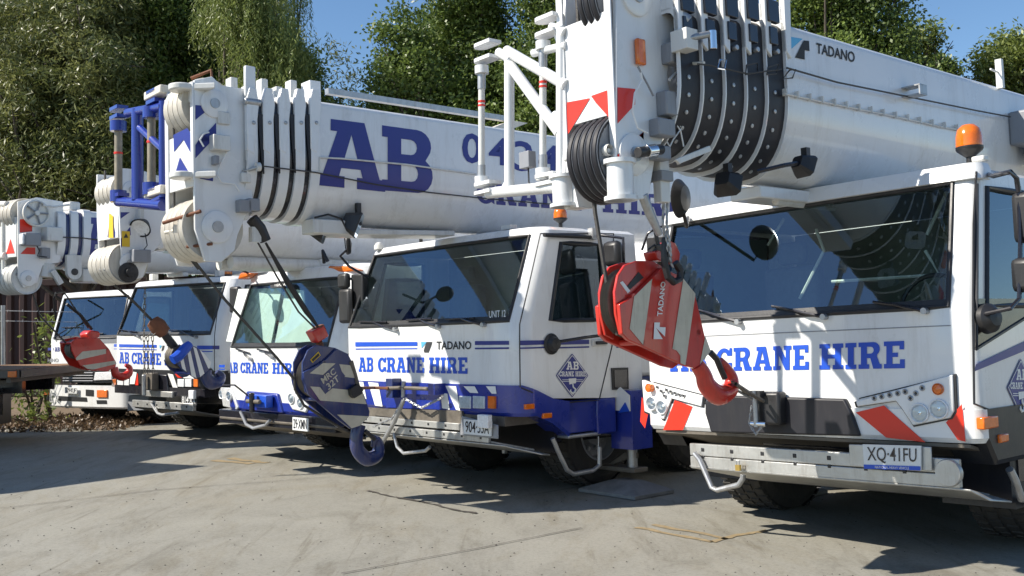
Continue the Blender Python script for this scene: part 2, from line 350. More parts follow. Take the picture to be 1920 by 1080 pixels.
# ---------------------------------------------------------------- ground
def concrete():
    m = bpy.data.materials.new('concrete'); m.use_nodes = True; n = m.node_tree.nodes; L = m.node_tree.links; b = n['Principled BSDF']
    b.inputs['Roughness'].default_value = .85; b.inputs['Specular IOR Level'].default_value = .25
    tc = n.new('ShaderNodeTexCoord')
    def noise(sc, det, ro, mp=None, dist=0):
        t = n.new('ShaderNodeTexNoise'); t.inputs['Scale'].default_value = sc; t.inputs['Detail'].default_value = det; t.inputs['Roughness'].default_value = ro; t.inputs['Distortion'].default_value = dist
        if mp:
            q = n.new('ShaderNodeMapping'); q.inputs['Scale'].default_value = mp; q.inputs['Rotation'].default_value = (0, 0, .5); L.new(tc.outputs['Object'], q.inputs[0]); L.new(q.outputs[0], t.inputs[0])
        else: L.new(tc.outputs['Object'], t.inputs[0])
        return t.outputs['Fac']
    def ramp(fac, stops):
        r = n.new('ShaderNodeValToRGB'); el = r.color_ramp.elements
        while len(el) > 1: el.remove(el[0])
        el[0].position = stops[0][0]; el[0].color = (*stops[0][1], 1)
        for p, c in stops[1:]:
            e = el.new(p); e.color = (*c, 1)
        L.new(fac, r.inputs[0]); return r.outputs[0]
    def mix(mode, f, a, c2):
        x = n.new('ShaderNodeMix'); x.data_type = 'RGBA'; x.blend_type = mode
        if isinstance(f, float): x.inputs[0].default_value = f
        else: L.new(f, x.inputs[0])
        L.new(a, x.inputs[6]); L.new(c2, x.inputs[7]); return x.outputs[2]
    base = ramp(noise(.35, 9, .6), [(.25, (.215, .208, .178)), (.5, (.25, .241, .207)), (.75, (.285, .277, .243))])
    mid = ramp(noise(2.2, 10, .75, (1, .45, 1), .8), [(.3, (.74, .73, .71)), (.5, (1, 1, 1)), (.7, (1.08, 1.08, 1.07))])
    fine = ramp(noise(38, 8, .8), [(.3, (.72, .71, .7)), (.5, (1, 1, 1)), (.72, (1.12, 1.12, 1.12))])
    speck = ramp(noise(150, 3, .6), [(.26, (.3, .29, .27)), (.34, (1, 1, 1))])
    stain = ramp(noise(.9, 12, .8, (1, .3, 1), 1.5), [(.5, (1, 1, 1)), (.66, (.86, .82, .75)), (.8, (.62, .57, .5))])
    streak = ramp(noise(7, 9, .7, (1, .1, 1), .6), [(.56, (1, 1, 1)), (.66, (.8, .78, .75)), (.74, (.62, .6, .57))])
    oil = ramp(noise(.55, 6, .6, None, .6), [(.62, (1, 1, 1)), (.72, (.8, .77, .73)), (.8, (.55, .52, .48))])
    base = mix('MULTIPLY', 1.0, base, streak); base = mix('MULTIPLY', 1.0, base, oil)
    c = mix('MULTIPLY', 1.0, base, mid); c = mix('MULTIPLY', 1.0, c, fine); c = mix('MULTIPLY', 1.0, c, speck); c = mix('MULTIPLY', 1.0, c, stain)
    L.new(c, b.inputs['Base Color'])
    bp = n.new('ShaderNodeBump'); bp.inputs['Strength'].default_value = .35; bp.inputs['Distance'].default_value = .01
    L.new(noise(60, 8, .8), bp.inputs['Height']); L.new(bp.outputs[0], b.inputs['Normal'])
    return m
M['concrete'] = concrete()
M['soil'] = mat('dry_soil', (.17, .12, .075), .95, noise=.5, nscale=7, bump=.8, bscale=25)
M['paint'] = mat('faded_yellow_marking', (.285, .215, .115), .8, noise=.3, nscale=18, dirt=(.24, .225, .19), dirtamt=1.0, dscale=16)
M['crack'] = mat('ground_crack', (.075, .065, .055), .95, noise=.3)
def gpt(u, v, z=0):
    d = ray(u, v); t = (z-CAM[2])/d[2]; return CAM+d*t
mb = MB(WORLD)
mb.grid([[(x, y, -.02) for x in (-160, -40, 40, 160)] for y in (-60, 0, 60, 200)], 'soil'); tag(mb.link('ground', smooth=0), None, None, kind='structure')
mb = MB(WORLD)
e0 = gpt(-400, 812); e1 = gpt(640, 786)
mb.add([(-60, -60, .004), (70, -60, .004), (70, 16, .004), (2, 20, .004), (e1[0], e1[1], .004), (e0[0], e0[1], .004), (-60, e0[1], .004)], [(0, 1, 2, 3, 4, 5, 6)], 'concrete'); tag(mb.link('yard_slab', smooth=0), None, None, kind='structure')
# faded marking lines and cracks, thin sheets on the slab
mb = MB(WORLD)
def gline(px, wd, k, z=.008, jit=0):
    P = [gpt(u, v) for u, v in px]
    for a, b in zip(P[:-1], P[1:]):
        n = 6; d = nrm(b-a); s = np.cross(d, [0, 0, 1]); rows = []
        for i in range(n+1):
            q = a+(b-a)*i/n; h = wd*(1+rng.uniform(-jit, jit))/2; q = q+s*rng.uniform(-jit, jit)*wd; rows.append([(*(q+s*h)[:2], z), (*(q-s*h)[:2], z)])
        mb.grid(rows, k)
for px in ([(1195, 990), (1335, 1018)], [(1225, 985), (1365, 1012)], [(1335, 1018), (1400, 1002), (1440, 996)]):
    gline(px, .055, 'paint', .008, .3)
for px in ([(400, 864), (470, 871)], [(430, 860), (500, 869)]):
    gline(px, .1, 'paint', .008, .3)
tag(mb.link('marking', smooth=0), None, None, kind='structure')
mb = MB(WORLD)
gline([(690, 922), (740, 934), (800, 944), (860, 960), (895, 964)], .03, 'crack', .012, .5)
gline([(640, 1078), (900, 1030), (1090, 992)], .011, 'crack', .012, .3)
gline([(0, 955), (300, 920), (620, 896)], .011, 'crack', .012, .3)
gline([(1010, 928), (1140, 905)], .008, 'crack', .012, .3)
tag(mb.link('slab_crack', smooth=0), None, None, kind='structure')
mb = MB(WORLD)
for _ in range(420):
    p = gpt(rng.uniform(-100, 2000), 1090-rng.uniform(0, 1)**1.5*230); q = rng.uniform(.003, .007)*(p[1]/6)
    V = [p+np.array(o)*q*rng.uniform(.6, 1.3) for o in ((1, 0, 0), (0, 1, 0), (-1, 0, 0), (0, -1, 0))]; V = [(a[0], a[1], .005) for a in V]+[(p[0], p[1], .005+q*.8)]
    mb.add(V, [(0, 1, 4), (1, 2, 4), (2, 3, 4), (3, 0, 4)], 'crack')
tag(mb.link('grit', smooth=0), 'small dark grit and pebbles scattered over the concrete yard', 'grit', None, 'stuff')

# ---------------------------------------------------------------- cab hull
class Cab:
    def __init__(s, fr, hw, r=.22, zb=1.0, belt=1.52, top=2.31, wtop=2.24, roof=2.38, rake=.24, bow=.05, gl=-1.1, gr=1.1, Ly=1.75, w0=.34, w1=1.2, tumble=.03, zbs=None, k='white'):
        s.__dict__.update(locals()); s.zbs = zbs or (lambda y: zb)
        a = [i*9 for i in range(1, 10)]
        L = [(-hw, Ly), (-hw, w1), (-hw, w0), (-hw, r)]+[(-hw+r-r*math.cos(math.radians(t)) , r-r*math.sin(math.radians(t))) for t in a]
        fx = sorted(set([gl, gr]+list(np.linspace(-hw+r, hw-r, 13)[1:-1])))
        Rr = [(-x, y) for x, y in L[::-1]]
        s.cols = L+[(x, 0) for x in fx if -hw+r+.02 < x < hw-r-.02]+Rr
        if not any(abs(x-gl) < 1e-6 and y < .1 for x, y in s.cols): s.gl = min((c for c in s.cols if c[0] < 0 and c[1] < r*.6), key=lambda c: abs(c[0]-gl))[0]
        if not any(abs(x-gr) < 1e-6 and y < .1 for x, y in s.cols): s.gr = min((c for c in s.cols if c[0] > 0 and c[1] < r*.6), key=lambda c: abs(c[0]-gr))[0]
    def pt(s, x, y, z, off=0):
        t = min(1.1, max(0, (z-s.belt)/(s.top-s.belt)))
        yy = y+s.rake*t*max(0, 1-max(0, y-.05)/1.0)+s.bow*(abs(x)/s.hw)**2.5*max(0, 1-y/.5)
        xx = x*(1-s.tumble*t)
        if off:
            c = np.array([0, .9]); 
            if y < s.r:
                if abs(x) > s.hw-s.r: n = nrm([(abs(x)-(s.hw-s.r))*np.sign(x), (y-s.r), 0])
                else: n = np.array([0, -1., 0])
            else: n = np.array([np.sign(x), 0, 0])
            return (xx+n[0]*off, yy+n[1]*off, z)
        return (xx, yy, z)
    def hull(s, parent):
        mb = MB(s.fr); zs = [s.zb, (s.zb+s.belt)/2, s.belt, s.wtop, s.top, s.roof-.02]
        rows = []
        for j, z in enumerate(zs):
            row = []
            for x, y in s.cols:
                zz = z
                if j == 0: zz = s.zbs(y)
                if j == 1: zz = (s.zbs(y)+s.belt)/2
                row.append(s.pt(x, y, zz))
            rows.append(row)
        xs = [c[0] for c in s.cols]; ys = [c[1] for c in s.cols]
        def skip(i, j):
            a, b = s.cols[j], s.cols[(j+1) % len(s.cols)]
            if i in (2, 3) and a[1] < s.r and b[1] < s.r and min(a[0], b[0]) >= s.gl-1e-4 and max(a[0], b[0]) <= s.gr+1e-4: return True
            if i == 2 and abs(a[0]) == s.hw and abs(b[0]) == s.hw and {round(a[1], 3), round(b[1], 3)} == {round(s.w0, 3), round(s.w1, 3)}: return True
            return False
        mb.grid(rows, s.k, skip)
        t = rows[-1]; cen = np.array([0, s.Ly*.55, 0])
        r2 = [tuple(cen*(.04)+np.array(p)*.96+np.array([0, 0, .03-.04*0])) for p in t]; r2 = [(a, b, s.roof+.012) for a, b, c in r2]
        r3 = [(a*.8, b*.8+s.Ly*.11, s.roof+.03) for a, b, c in r2]
        mb.grid([t, r2, r3], s.k); n = len(r3); mb.add(r3, [list(range(n))], s.k)
        mb.add([rows[0][0], rows[0][-1], rows[-1][-1], rows[-1][0]], [(0, 1, 2, 3)], s.k)
        o = mb.link('cab_body', parent, smooth=30)
        # liner, floor, dash, seats
        ib = MB(s.fr); h = s.hw-.06
        ib.box((-h, .12, s.belt-.32), (h, s.Ly-.05, s.belt-.28), 'dark'); ib.box((-h, .15, s.belt-.3), (h, .42, s.belt-.07), 'dark')
        ib.box((-h, s.Ly-.12, s.belt-.3), (h, s.Ly-.08, s.top), 'trim'); ib.box((-h, .5, s.top+.005), (h, s.Ly-.1, s.top+.03), 'grey')
        ib.box((.05, .3, s.belt-.08), (.5, .5, s.belt+.03), 'dark')
        ib.link('dashboard', parent, bevel=.01)
        for xx in (-.55, .6):
            sb = MB(s.fr); x = xx*s.hw
            sb.box((x-.25, .75, s.belt-.28), (x+.25, 1.2, s.belt-.1), 'seat'); sb.box((x-.25, 1.12, s.belt-.12), (x+.25, 1.26, s.belt+.42), 'seat'); sb.box((x-.13, 1.13, s.belt+.44), (x+.13, 1.23, s.belt+.62), 'seat')
            sb.link('seat', parent, bevel=.04)
        st = MB(s.fr); c = np.array([.6*s.hw, .52, s.belt+.04]); st.tube([c+np.array([.2*math.cos(a), .07*math.sin(a)*1, .19*math.sin(a)]) for a in np.linspace(0, 2*math.pi, 24, endpoint=False)], .015, 'black', 6, closed=True)
        st.cyl(c, c+np.array([0, -.12, -.15]), .03, 'black'); st.link('steering_wheel', parent)
        # windscreen and seal
        g = MB(s.fr); cc = [c for c in s.cols if c[1] < s.r and s.gl-1e-4 <= c[0] <= s.gr+1e-4]
        g.grid([[s.pt(x, y, z, -.012) for x, y in cc] for z in np.linspace(s.belt, s.top, 5)], 'glass'); wg = g.link('windscreen', parent)
        e = MB(s.fr); path = [s.pt(x, y, s.belt+.004) for x, y in cc]+[s.pt(*cc[-1], s.belt+(s.top-s.belt)*q) for q in (.33, .66)]+[s.pt(x, y, s.top-.004) for x, y in cc[::-1]]+[s.pt(*cc[0], s.belt+(s.top-s.belt)*q) for q in (.66, .33)]
        e.tube(path, .016, 'black', 8, closed=True)
        e.grid([[s.pt(x, y, z, -.006) for x, y in cc] for z in (s.belt, s.belt+.05)], 'black')
        e.link('windscreen_seal', parent)
        for sg in (-1, 1):
            g = MB(s.fr); ys2 = np.linspace(s.w0, s.w1, 5)
            g.grid([[s.pt(sg*s.hw, y, z, -.012) for y in ys2] for z in (s.belt, s.wtop)], 'sglass'); sw = g.link('side_window', parent)
            e = MB(s.fr); path = [s.pt(sg*s.hw, y, s.belt) for y in ys2]+[s.pt(sg*s.hw, y, s.wtop) for y in ys2[::-1]]
            e.tube(path, .02, 'black', 8, closed=True); e.link('frame', sw)
        return o
    def sf(s, u, v, off=.004):
        """pixel -> point on the front surface"""
        y = 0
        for _ in range(5):
            p = s.fr.fy(u, v, y); z = p[2]; ax = abs(p[0])
            t = min(1.1, max(0, (z-s.belt)/(s.top-s.belt))); y = s.rake*t+s.bow*(min(1, ax/s.hw))**2.5
            e = ax-(s.hw-s.r)
            if e > 0: e = min(e, s.r*.98); y += s.r-math.sqrt(s.r*s.r-e*e)
        return (p[0], y-off, p[2])
    def ss(s, u, v, off=.004):
        p = s.fr.fx(u, v, s.hw); t = min(1.1, max(0, (p[2]-s.belt)/(s.top-s.belt)))
        p = s.fr.fx(u, v, s.hw*(1-s.tumble*t)); return (p[0]+off, p[1], p[2])
    def ring(s, name, parent, zlo, zhi, kf, out=.0, yend=None, smooth=30):
        """bumper skirt following the cab plan; zlo/zhi are functions of (x, y)"""
        mb = MB(s.fr); cs = [c for c in s.cols if yend is None or c[1] <= yend]
        if yend is not None and cs[0][1] < yend: cs = [(-s.hw, yend)]+cs+[(s.hw, yend)]
        for a, b in zip(cs[:-1], cs[1:]):
            k = kf((a[0]+b[0])/2, (a[1]+b[1])/2)
            P = [s.pt(*a, zlo(*a), out-.02), s.pt(*b, zlo(*b), out-.02), s.pt(*b, zlo(*b)+.03, out), s.pt(*a, zlo(*a)+.03, out), s.pt(*b, zhi(*b), out), s.pt(*a, zhi(*a), out), s.pt(*b, zhi(*b), out-.08), s.pt(*a, zhi(*a), out-.08), s.pt(*b, zlo(*b), out-.25), s.pt(*a, zlo(*a), out-.25)]
            mb.add(P, [(0, 1, 2, 3), (3, 2, 4, 5), (5, 4, 6, 7), (9, 8, 1, 0)], k)
        return mb.link(name, parent, smooth=smooth)

def lamp(parent, fr, c, n, r, lens='refl', name='headlight', depth=.04):
    mb = MB(fr); n = nrm(n); c = np.array(c, float)
    mb.lathe(c, n, [(r*.01, -depth*.6), (r*.5, -depth*.5), (r*.85, 0), (r, .008), (r*1.08, .006), (r*1.1, -.03)], 'refl' if lens == 'refl' else lens, 24)
    mb.lathe(c, n, [(.001, .012), (r*.5, .011), (r*.86, .006)], 'clear' if lens == 'refl' else lens, 24)
    if lens == 'refl': mb.lathe(c, n, [(.001, -.0), (r*.2, -.002), (r*.22, -depth*.4)], 'chrome', 16)
    return mb.link(name, parent)
M['clear'] = glassmat('clear_lens', (.93, .95, .95), .03)
def beacon(parent, fr, p, r, h, dome=True):
    b = MB(fr); p = np.array(p, float)
    b.cyl(p, p+[0, 0, h*.35], r*.3, 'black'); b.lathe(p, (0, 0, 1), [(r*.35, h*.3), (r*.95, h*.5), (r*1.04, h*.56), (r*1.04, h*.64), (r*.9, h*.66)], 'black')
    o = b.link('beacon', parent)
    l = MB(fr); l.lathe(p, (0, 0, 1), [(r, h*.64), (r*1.02, h*.7), (r*.98, h*1.0), (r*.85, h*1.22), (r*.5, h*1.36), (.001, h*1.4)] if dome else [(r, h*.64), (r*1.02, h*.7), (r*.98, h*1.0), (.001, h*1.03)], 'orange'); l.link('lens', o)
    return o
def wheel(parent, fr, x, y, r=.6, wd=.4, side=1, steer=0):
    ca, sa = math.cos(steer), math.sin(steer); n = np.array([ca, sa, 0])*side; c = np.array([x, y, r])
    t = MB(fr); prof = [(r*.55, wd/2-.03), (r*.62, wd/2), (r*.8, wd/2+.01), (r*.93, wd/2-.02), (r*.985, wd/2-.06), (r*.985, -wd/2+.06), (r*.93, -wd/2+.02), (r*.8, -wd/2-.01), (r*.62, -wd/2), (r*.55, -wd/2+.03)]
    t.lathe(c, n, prof, 'rubber', 48)
    fw = np.cross([0, 0, 1], n)
    for i in range(40):
        a = 2*math.pi*i/40; rd = fw*math.cos(a)+np.array([0, 0, 1])*math.sin(a); tg = -fw*math.sin(a)+np.array([0, 0, 1])*math.cos(a)
        for q in (-.36, -.12, .12, .36):
            o = c+n*wd*q+tg*(.02 if q in (-.12, .36) else -.02); hx = n*wd*.1; ht = tg*r*.055
            b0 = o+rd*r*.96; b1 = o+rd*r*1.0
            P = [b0-hx-ht, b0+hx-ht, b0+hx+ht, b0-hx+ht, b1-hx*.9-ht*.9, b1+hx*.9-ht*.9, b1+hx*.9+ht*.9, b1-hx*.9+ht*.9]
            t.add(P, [(4, 5, 6, 7), (0, 1, 5, 4), (1, 2, 6, 5), (2, 3, 7, 6), (3, 0, 4, 7)], 'rubber')
    wo = t.link('tyre', parent, smooth=30)
    h = MB(fr); h.lathe(c, n, [(r*.56, -wd*.4), (r*.56, wd*.42), (r*.52, wd*.44), (r*.48, wd*.2), (r*.3, wd*.12), (r*.28, wd*.3), (.001, wd*.32)], 'grey', 32)
    for i in range(10):
        a = 2*math.pi*i/10; q = c+(fw*math.cos(a)+np.array([0, 0, 1])*math.sin(a))*r*.36; h.cyl(q+n*wd*.12, q+n*wd*.2, .022, 'steel', seg=6)
    h.link('rim', wo)
def crane_root(fr, label, group='mobile cranes parked nose to tail in a row'):
    return thing('mobile_crane', fr, label, 'crane', 'mobile cranes parked side by side')
def chassis(R, fr, hw, k='grime', length=9.0, jack='blue', axles=(1.45, 2.95, 6.0, 7.4), track=None, r=.52, steer=0, upper='white'):
    mb = MB(fr); mb.box((-.45, .3, .62), (.45, length, .98), k); mb.box((-hw+.25, 2.0, .78), (hw-.25, length-.2, .98), k)
    mb.box((-hw+.02, 3.9, .55), (hw-.02, 5.1, 1.2), upper); mb.box((-hw+.02, 1.9, .98), (hw-.02, length, 1.28), upper)
    mb.box((-hw+.35, .7, .44), (hw-.35, length-.3, .62), 'blackp'); mb.link('chassis', R, bevel=.02)
    for y in axles:
        a = MB(fr); a.cyl((-hw+.4, y, r), (hw-.4, y, r), .09, 'grime'); a.link('axle', R)
        for sd in (-1, 1): wheel(R, fr, sd*((track or hw-.24) if y < 4 else hw-.24), y, r, .4, sd, steer if y < 2 else 0)
    u = MB(fr); u.cyl((0, 5.2, 1.2), (0, 5.2, 1.55), .75, 'grime', seg=32); u.box((-1.0, 4.2, 1.55), (1.0, 8.2, 1.85), upper); u.box((-1.2, 7.6, 1.5), (1.2, 8.8, 2.7), 'grey')
    u.box((-.55, 5.2, 1.85), (-.42, 7.6, 2.9), upper); u.box((.42, 5.2, 1.85), (.55, 7.6, 2.9), upper); u.link('turntable', R, bevel=.03)
    v = MB(fr); v.prism([(-1.3, 4.0, 1.7), (-1.3, 5.8, 1.7), (-1.3, 5.8, 2.95), (-1.3, 4.6, 2.95), (-1.3, 4.0, 2.4)], (.75, 0, 0), upper); v.link('operator_cabin', R, bevel=.04)
    g = MB(fr); g.prism([(-1.305, 4.1, 2.1), (-1.305, 5.5, 2.1), (-1.305, 5.5, 2.85), (-1.305, 4.7, 2.85), (-1.305, 4.1, 2.35)], (.003, 0, 0), 'blackp'); g.link('cabin_window', R)

# ---------------------------------------------------------------- boom
def bprof(hx, zt, zb, n=12):
    """boom cross-section: flat top and sides, rounded belly"""
    H = zt-zb; rb = H*.52; r = .06; P = []
    P += [(hx-r+r*math.cos(a), zt-r+r*math.sin(a)) for a in np.linspace(math.pi/2, 0, 4)]
    P += [(hx*math.cos(a)**.8 if math.cos(a) > 0 else 0, zb+rb-rb*math.sin(a)) for a in np.linspace(0, math.pi/2, n)]
    return P+[(-x, z) for x, z in P[::-1][1:]]
def bhalf(hx, zt, zb, z):
    H = zt-zb; rb = H*.52
    if z >= zb+rb: return hx
    s = min(1, (zb+rb-z)/rb); a = math.asin(s); return hx*max(.02, math.cos(a))**.8
class Boom:
    def __init__(s, R, fr, hx, zt, zb, y0, y1=8.5, n=4, dy=.14, shr=.035, kbody='white', kgap='blackp', klip='white', lipt=.03, rear=1, lipout=.02):
        s.fr, s.hx, s.zt, s.zb = fr, hx, zt, zb; mid = (zt+zb)/2
        def sec(k): f = 1-shr*k*1.6; c = zb+(zt-zb)*.52; return hx*f, c+(zt-c)*f, c-(c-zb)*f
        mb = MB(fr); P = bprof(hx, zt, zb)
        mb.grid([[(x, y, z) for x, z in P] for y in (y0, y0+.3, y1)], kbody, loop=True); mb.add([(x, y1, z) for x, z in P], [list(range(len(P)))], kbody); s.o = mb.link('boom', R, smooth=40)
        for k in range(0, n+1):
            a = MB(fr); hk, tk, bk = sec(k); P = bprof(hk, tk, bk); yk = y0-dy*k
            Q = bprof(hk+lipout, tk+lipout, bk-lipout)
            h2, t2, b2 = sec(k+1); Pi = bprof(h2, t2, b2)
            if k > 0: a.grid([[(x, y, z) for x, z in P] for y in (yk, yk+dy)], kgap, loop=True)
            a.grid([[(x, yk+lipt, z) for x, z in P], [(x, yk+lipt, z) for x, z in Q], [(x, yk-.0, z) for x, z in Q], [(x, yk, z) for x, z in Pi]], klip, loop=True)
            a.link('boom_collar', R, smooth=40)
        s.sec = sec; s.y0 = y0; s.dy = dy; s.n = n
    def sf(s, u, v, off=.004):
        x = s.hx
        for _ in range(6):
            p = s.fr.fx(u, v, x); x = bhalf(s.hx, s.zt, s.zb, p[2])
        return (x+off, p[1], p[2])

def sheave(R, fr, c, r, n, wd, k='cream', hub='white', nm='sheave'):
    wound = k == 'ropeA'
    if wound: k = 'grey'
    x0, y, z = c
    for i in range(n):
        mb = MB(fr); x = x0+(i-(n-1)/2)*wd
        mb.lathe((x, y, z), (1, 0, 0), [(r*.3, -wd*.3), (r*.9, -wd*.3), (r, -wd*.44), (r*1.01, -wd*.4), (r*.9, 0), (r*1.01, wd*.4), (r, wd*.44), (r*.9, wd*.3), (r*.3, wd*.3)], k, 40)
        so_ = mb.link(nm, R)
        if wound:
            q = MB(fr); q.tube([(x, y+r*.97*math.cos(a), z+r*.97*math.sin(a)) for a in np.linspace(0, 2*math.pi, 36, endpoint=False)], wd*.43, 'mblack', 8, closed=True); q.link('rope_wrap', so_)
def SX(fr, x, off=.004): return lambda u, v: tuple(fr.fx(u, v, x)+np.array([off, 0, 0]))
def SY(fr, y, off=.004): return lambda u, v: tuple(fr.fy(u, v, y)-np.array([0, off, 0]))
def pxprism(mb, px, surf, vec, k): mb.prism([surf(u, v) for u, v in px], vec, k); return mb
def pxtube(mb, px, surf, r, k, seg=10): mb.tube([surf(u, v) for u, v in px], r, k, seg); return mb
def head(R, fr, hw, side, yf, front, sheaves, k='white', th=.03):
    for sg in (1, -1):
        mb = MB(fr); P = [fr.fx(u, v, hw) for u, v in side]
        mb.prism([(sg*hw, p[1], p[2]) for p in P], (-sg*th, 0, 0), k); o = mb.link('head_side_plate', R, bevel=.006)
    mb = MB(fr)
    for zlo, zhi in front: mb.box((-hw+th+.002, yf, zlo), (hw-th-.002, yf+.025, zhi), k)
    ys = [fr.fx(u, v, hw)[1] for u, v in side]; zs = [fr.fx(u, v, hw)[2] for u, v in side]
    mb.box((-hw+th+.002, max(ys)-.12, min(zs)+.35), (hw-th-.002, max(ys)-.02, max(zs)-.1), k)
    mb.link('head_front_plate', R, bevel=.004)
    for (y, z, r, n, wd, kk, *xx) in sheaves:
        sheave(R, fr, (xx[0] if xx else 0, y, z), r, n, wd, kk)
        a = MB(fr); a.cyl((-hw-.03, y, z), (hw+.03, y, z), r*.18, 'steel'); a.lathe((hw, y, z), (1, 0, 0), [(r*.5, 0), (r*.5, .015), (r*.45, .02), (.001, .02)], k); 
        a.link('sheave_pin', R)
def bolts(mb, fr, pts, surf, r, k='steel', d=.012):
    for u, v in pts:
        p = np.array(surf(u, v)); mb.cyl(p-[.003, 0, 0], p+[d, 0, 0], r, k, seg=8)
def hookcurve(mb, fr, px, rs, x, k, seg=12):
    P = [fr.fx(u, v, x) for u, v in px]
    # smooth the centre line
    n = 5; Q = []; q = []
    for i in range(len(P)-1):
        p0, p1, p2, p3 = P[max(i-1, 0)], P[i], P[i+1], P[min(i+2, len(P)-1)]
        for j in range(n):
            t = j/n; Q.append(.5*((2*p1)+(-p0+p2)*t+(2*p0-5*p1+4*p2-p3)*t*t+(-p0+3*p1-3*p2+p3)*t**3)); q.append(rs[i]*(1-t)+rs[i+1]*t)
    Q.append(P[-1]); q.append(rs[-1]); mb.tube(Q, q, k, seg)
def chain(mb, pts, r, k='steel', step=.035):
    P = [np.array(p, float) for p in pts]; i = 0
    for a, b in zip(P[:-1], P[1:]):
        n = max(1, int(np.linalg.norm(b-a)/step)); t = nrm(b-a)
        for j in range(n):
            c = a+(b-a)*(j+.5)/n; s = nrm(np.cross(t, [1, .3, .2] if (i+j) % 2 else [.2, 1, -.3])); L = step*.72
            mb.tube([c+t*L*math.cos(q)+s*L*.42*math.sin(q) for q in np.linspace(0, 2*math.pi, 8, endpoint=False)], r, k, 5, closed=True)
        i += n
def worklight(R, fr, p, s=.11, aim=(-.3, -1, -.5)):
    mb = MB(fr); n = nrm(aim); u = nrm(np.cross([0, 0, 1], n)); v = np.cross(n, u); c = np.array(p)
    def rr(a, b, d, q=.3): return [c+n*d+u*x*a+v*y*b for x, y in ((-1, -1+q), (-1+q, -1), (1-q, -1), (1, -1+q), (1, 1-q), (1-q, 1), (-1+q, 1), (-1, 1-q))]
    mb.grid([rr(s*.55, s*.5, -s*1.1), rr(s, s*.85, -s*.2), rr(s*1.05, s*.9, .0), rr(s*.98, s*.83, s*.08)], 'black', loop=True)
    mb.add(rr(s*.55, s*.5, -s*1.1), [list(range(8))], 'black'); mb.box(c+np.array([-.02, -.02, 0]), c+np.array([.02, .02, s*1.6]), 'black')
    o = mb.link('work_light', R); g = MB(fr); g.add(rr(s*.97, s*.82, s*.07), [list(range(8))], 'refl'); g.add(rr(s*1.0, s*.85, s*.085), [list(range(8))], 'redlens' if False else 'clear'); g.link('lens', o)
def plate_board(R, fr, quad, surf, txt, kb='plate', kt='blackp', strip_=None, sub=None, th=.012):
    mb = MB(fr); P = [np.array(surf(u, v)) for u, v in quad]; mb.prism(P, (0, th, 0), kb); o = mb.link('number_plate', R)
    t = MB(fr); a, b, c, d = [np.array(q, float) for q in quad]
    def q(x0, y0, x1, y1):
        f = lambda x, y: tuple((a*(1-x)+b*x)*(1-y)+(d*(1-x)+c*x)*y); return [f(x0, y0), f(x1, y0), f(x1, y1), f(x0, y1)]
    s2 = lambda u, v: tuple(np.array(surf(u, v))-[0, .003, 0])
    lo = .24 if strip_ else .14
    text(t, txt, q(.07, lo, .93, .9), s2, kt, 'mid')
    if strip_:
        patchq(t, q(.0, .0, 1, .17), s2, strip_, 2); s3 = lambda u, v: tuple(np.array(surf(u, v))-[0, .005, 0]); text(t, sub, q(.2, .03, .8, .13), s3, 'vwhite', 'thin')
    t.link('lettering', o)
def diamond(mb, c, w_, h, surf, full=True):
    cx, cy = c
    def dd(f): 
        P = []
        for px, py, tx, ty in ((0, -1, 1, 0), (1, 0, 0, 1), (0, 1, -1, 0), (-1, 0, 0, -1)):
            e = .1
            P += [(cx+w_*f*(px*(1-e)-tx*e*.9), cy+h*f*(py*(1-e)-ty*e*.9)), (cx+w_*f*px*(1-e*.25), cy+h*f*py*(1-e*.25)), (cx+w_*f*(px*(1-e)+tx*e*.9), cy+h*f*(py*(1-e)+ty*e*.9))]
        return P
    def so(o): return lambda u, v: tuple(np.array(surf(u, v))+[o, 0, 0])
    patch(mb, dd(1.0), so(0), 'vnavy_shade'); patch(mb, dd(.94), so(.0015), 'vwhite'); patch(mb, dd(.89), so(.003), 'vnavy_shade')
    s = so(.0045)
    text(mb, 'AB', [(cx-w_*.36, cy-h*.26), (cx+w_*.38, cy-h*.26), (cx+w_*.38, cy-h*.62), (cx-w_*.36, cy-h*.62)], s, 'vwhite')
    text(mb, 'CRANE HIRE', [(cx-w_*.8, cy+h*.04), (cx+w_*.8, cy+h*.04), (cx+w_*.8, cy-h*.18), (cx-w_*.8, cy-h*.18)], s, 'vwhite')
    for yy in (.18, .25): patchq(mb, [(cx-w_*.62, cy+h*(yy+.025)), (cx+w_*.62, cy+h*(yy+.025)), (cx+w_*.62, cy+h*yy), (cx-w_*.62, cy+h*yy)], s, 'vwhite', 1)
    patchq(mb, [(cx-w_*.2, cy+h*.4), (cx+w_*.2, cy+h*.34), (cx+w_*.22, cy+h*.12), (cx-w_*.24, cy+h*.14)], so(.006), 'vwhite', 1)
    P = [np.array(so(.008)(cx+w_*a, cy+h*b)) for a, b in ((0, .38), (.03, .52), (.16, .6), (.12, .74), (-.03, .79), (-.14, .7), (-.12, .62))]; mb.tube(P, [.006, .007, .008, .009, .009, .007, .004], 'vwhite', 6)
def wiper(R, fr, cabo, pivot, tip, k='blackp'):
    mb = MB(fr); sf = lambda u, v, o: np.array(cabo.sf(u, v, o))
    p, q = sf(*pivot, .03), sf(*tip, .03); mb.cyl(sf(*pivot, -.01), sf(*pivot, .04), .018, 'steel', seg=10)
    mb.tube([p, (p+q)/2+[0, -.02, 0], q], [.012, .009, .007], k, 6)
    d = nrm(q-p); mb.tube([q-d*.02+[0, 0, -.05], q+[0, .012, .0], q+d*.28], .008, k, 6); mb.link('wiper', R)
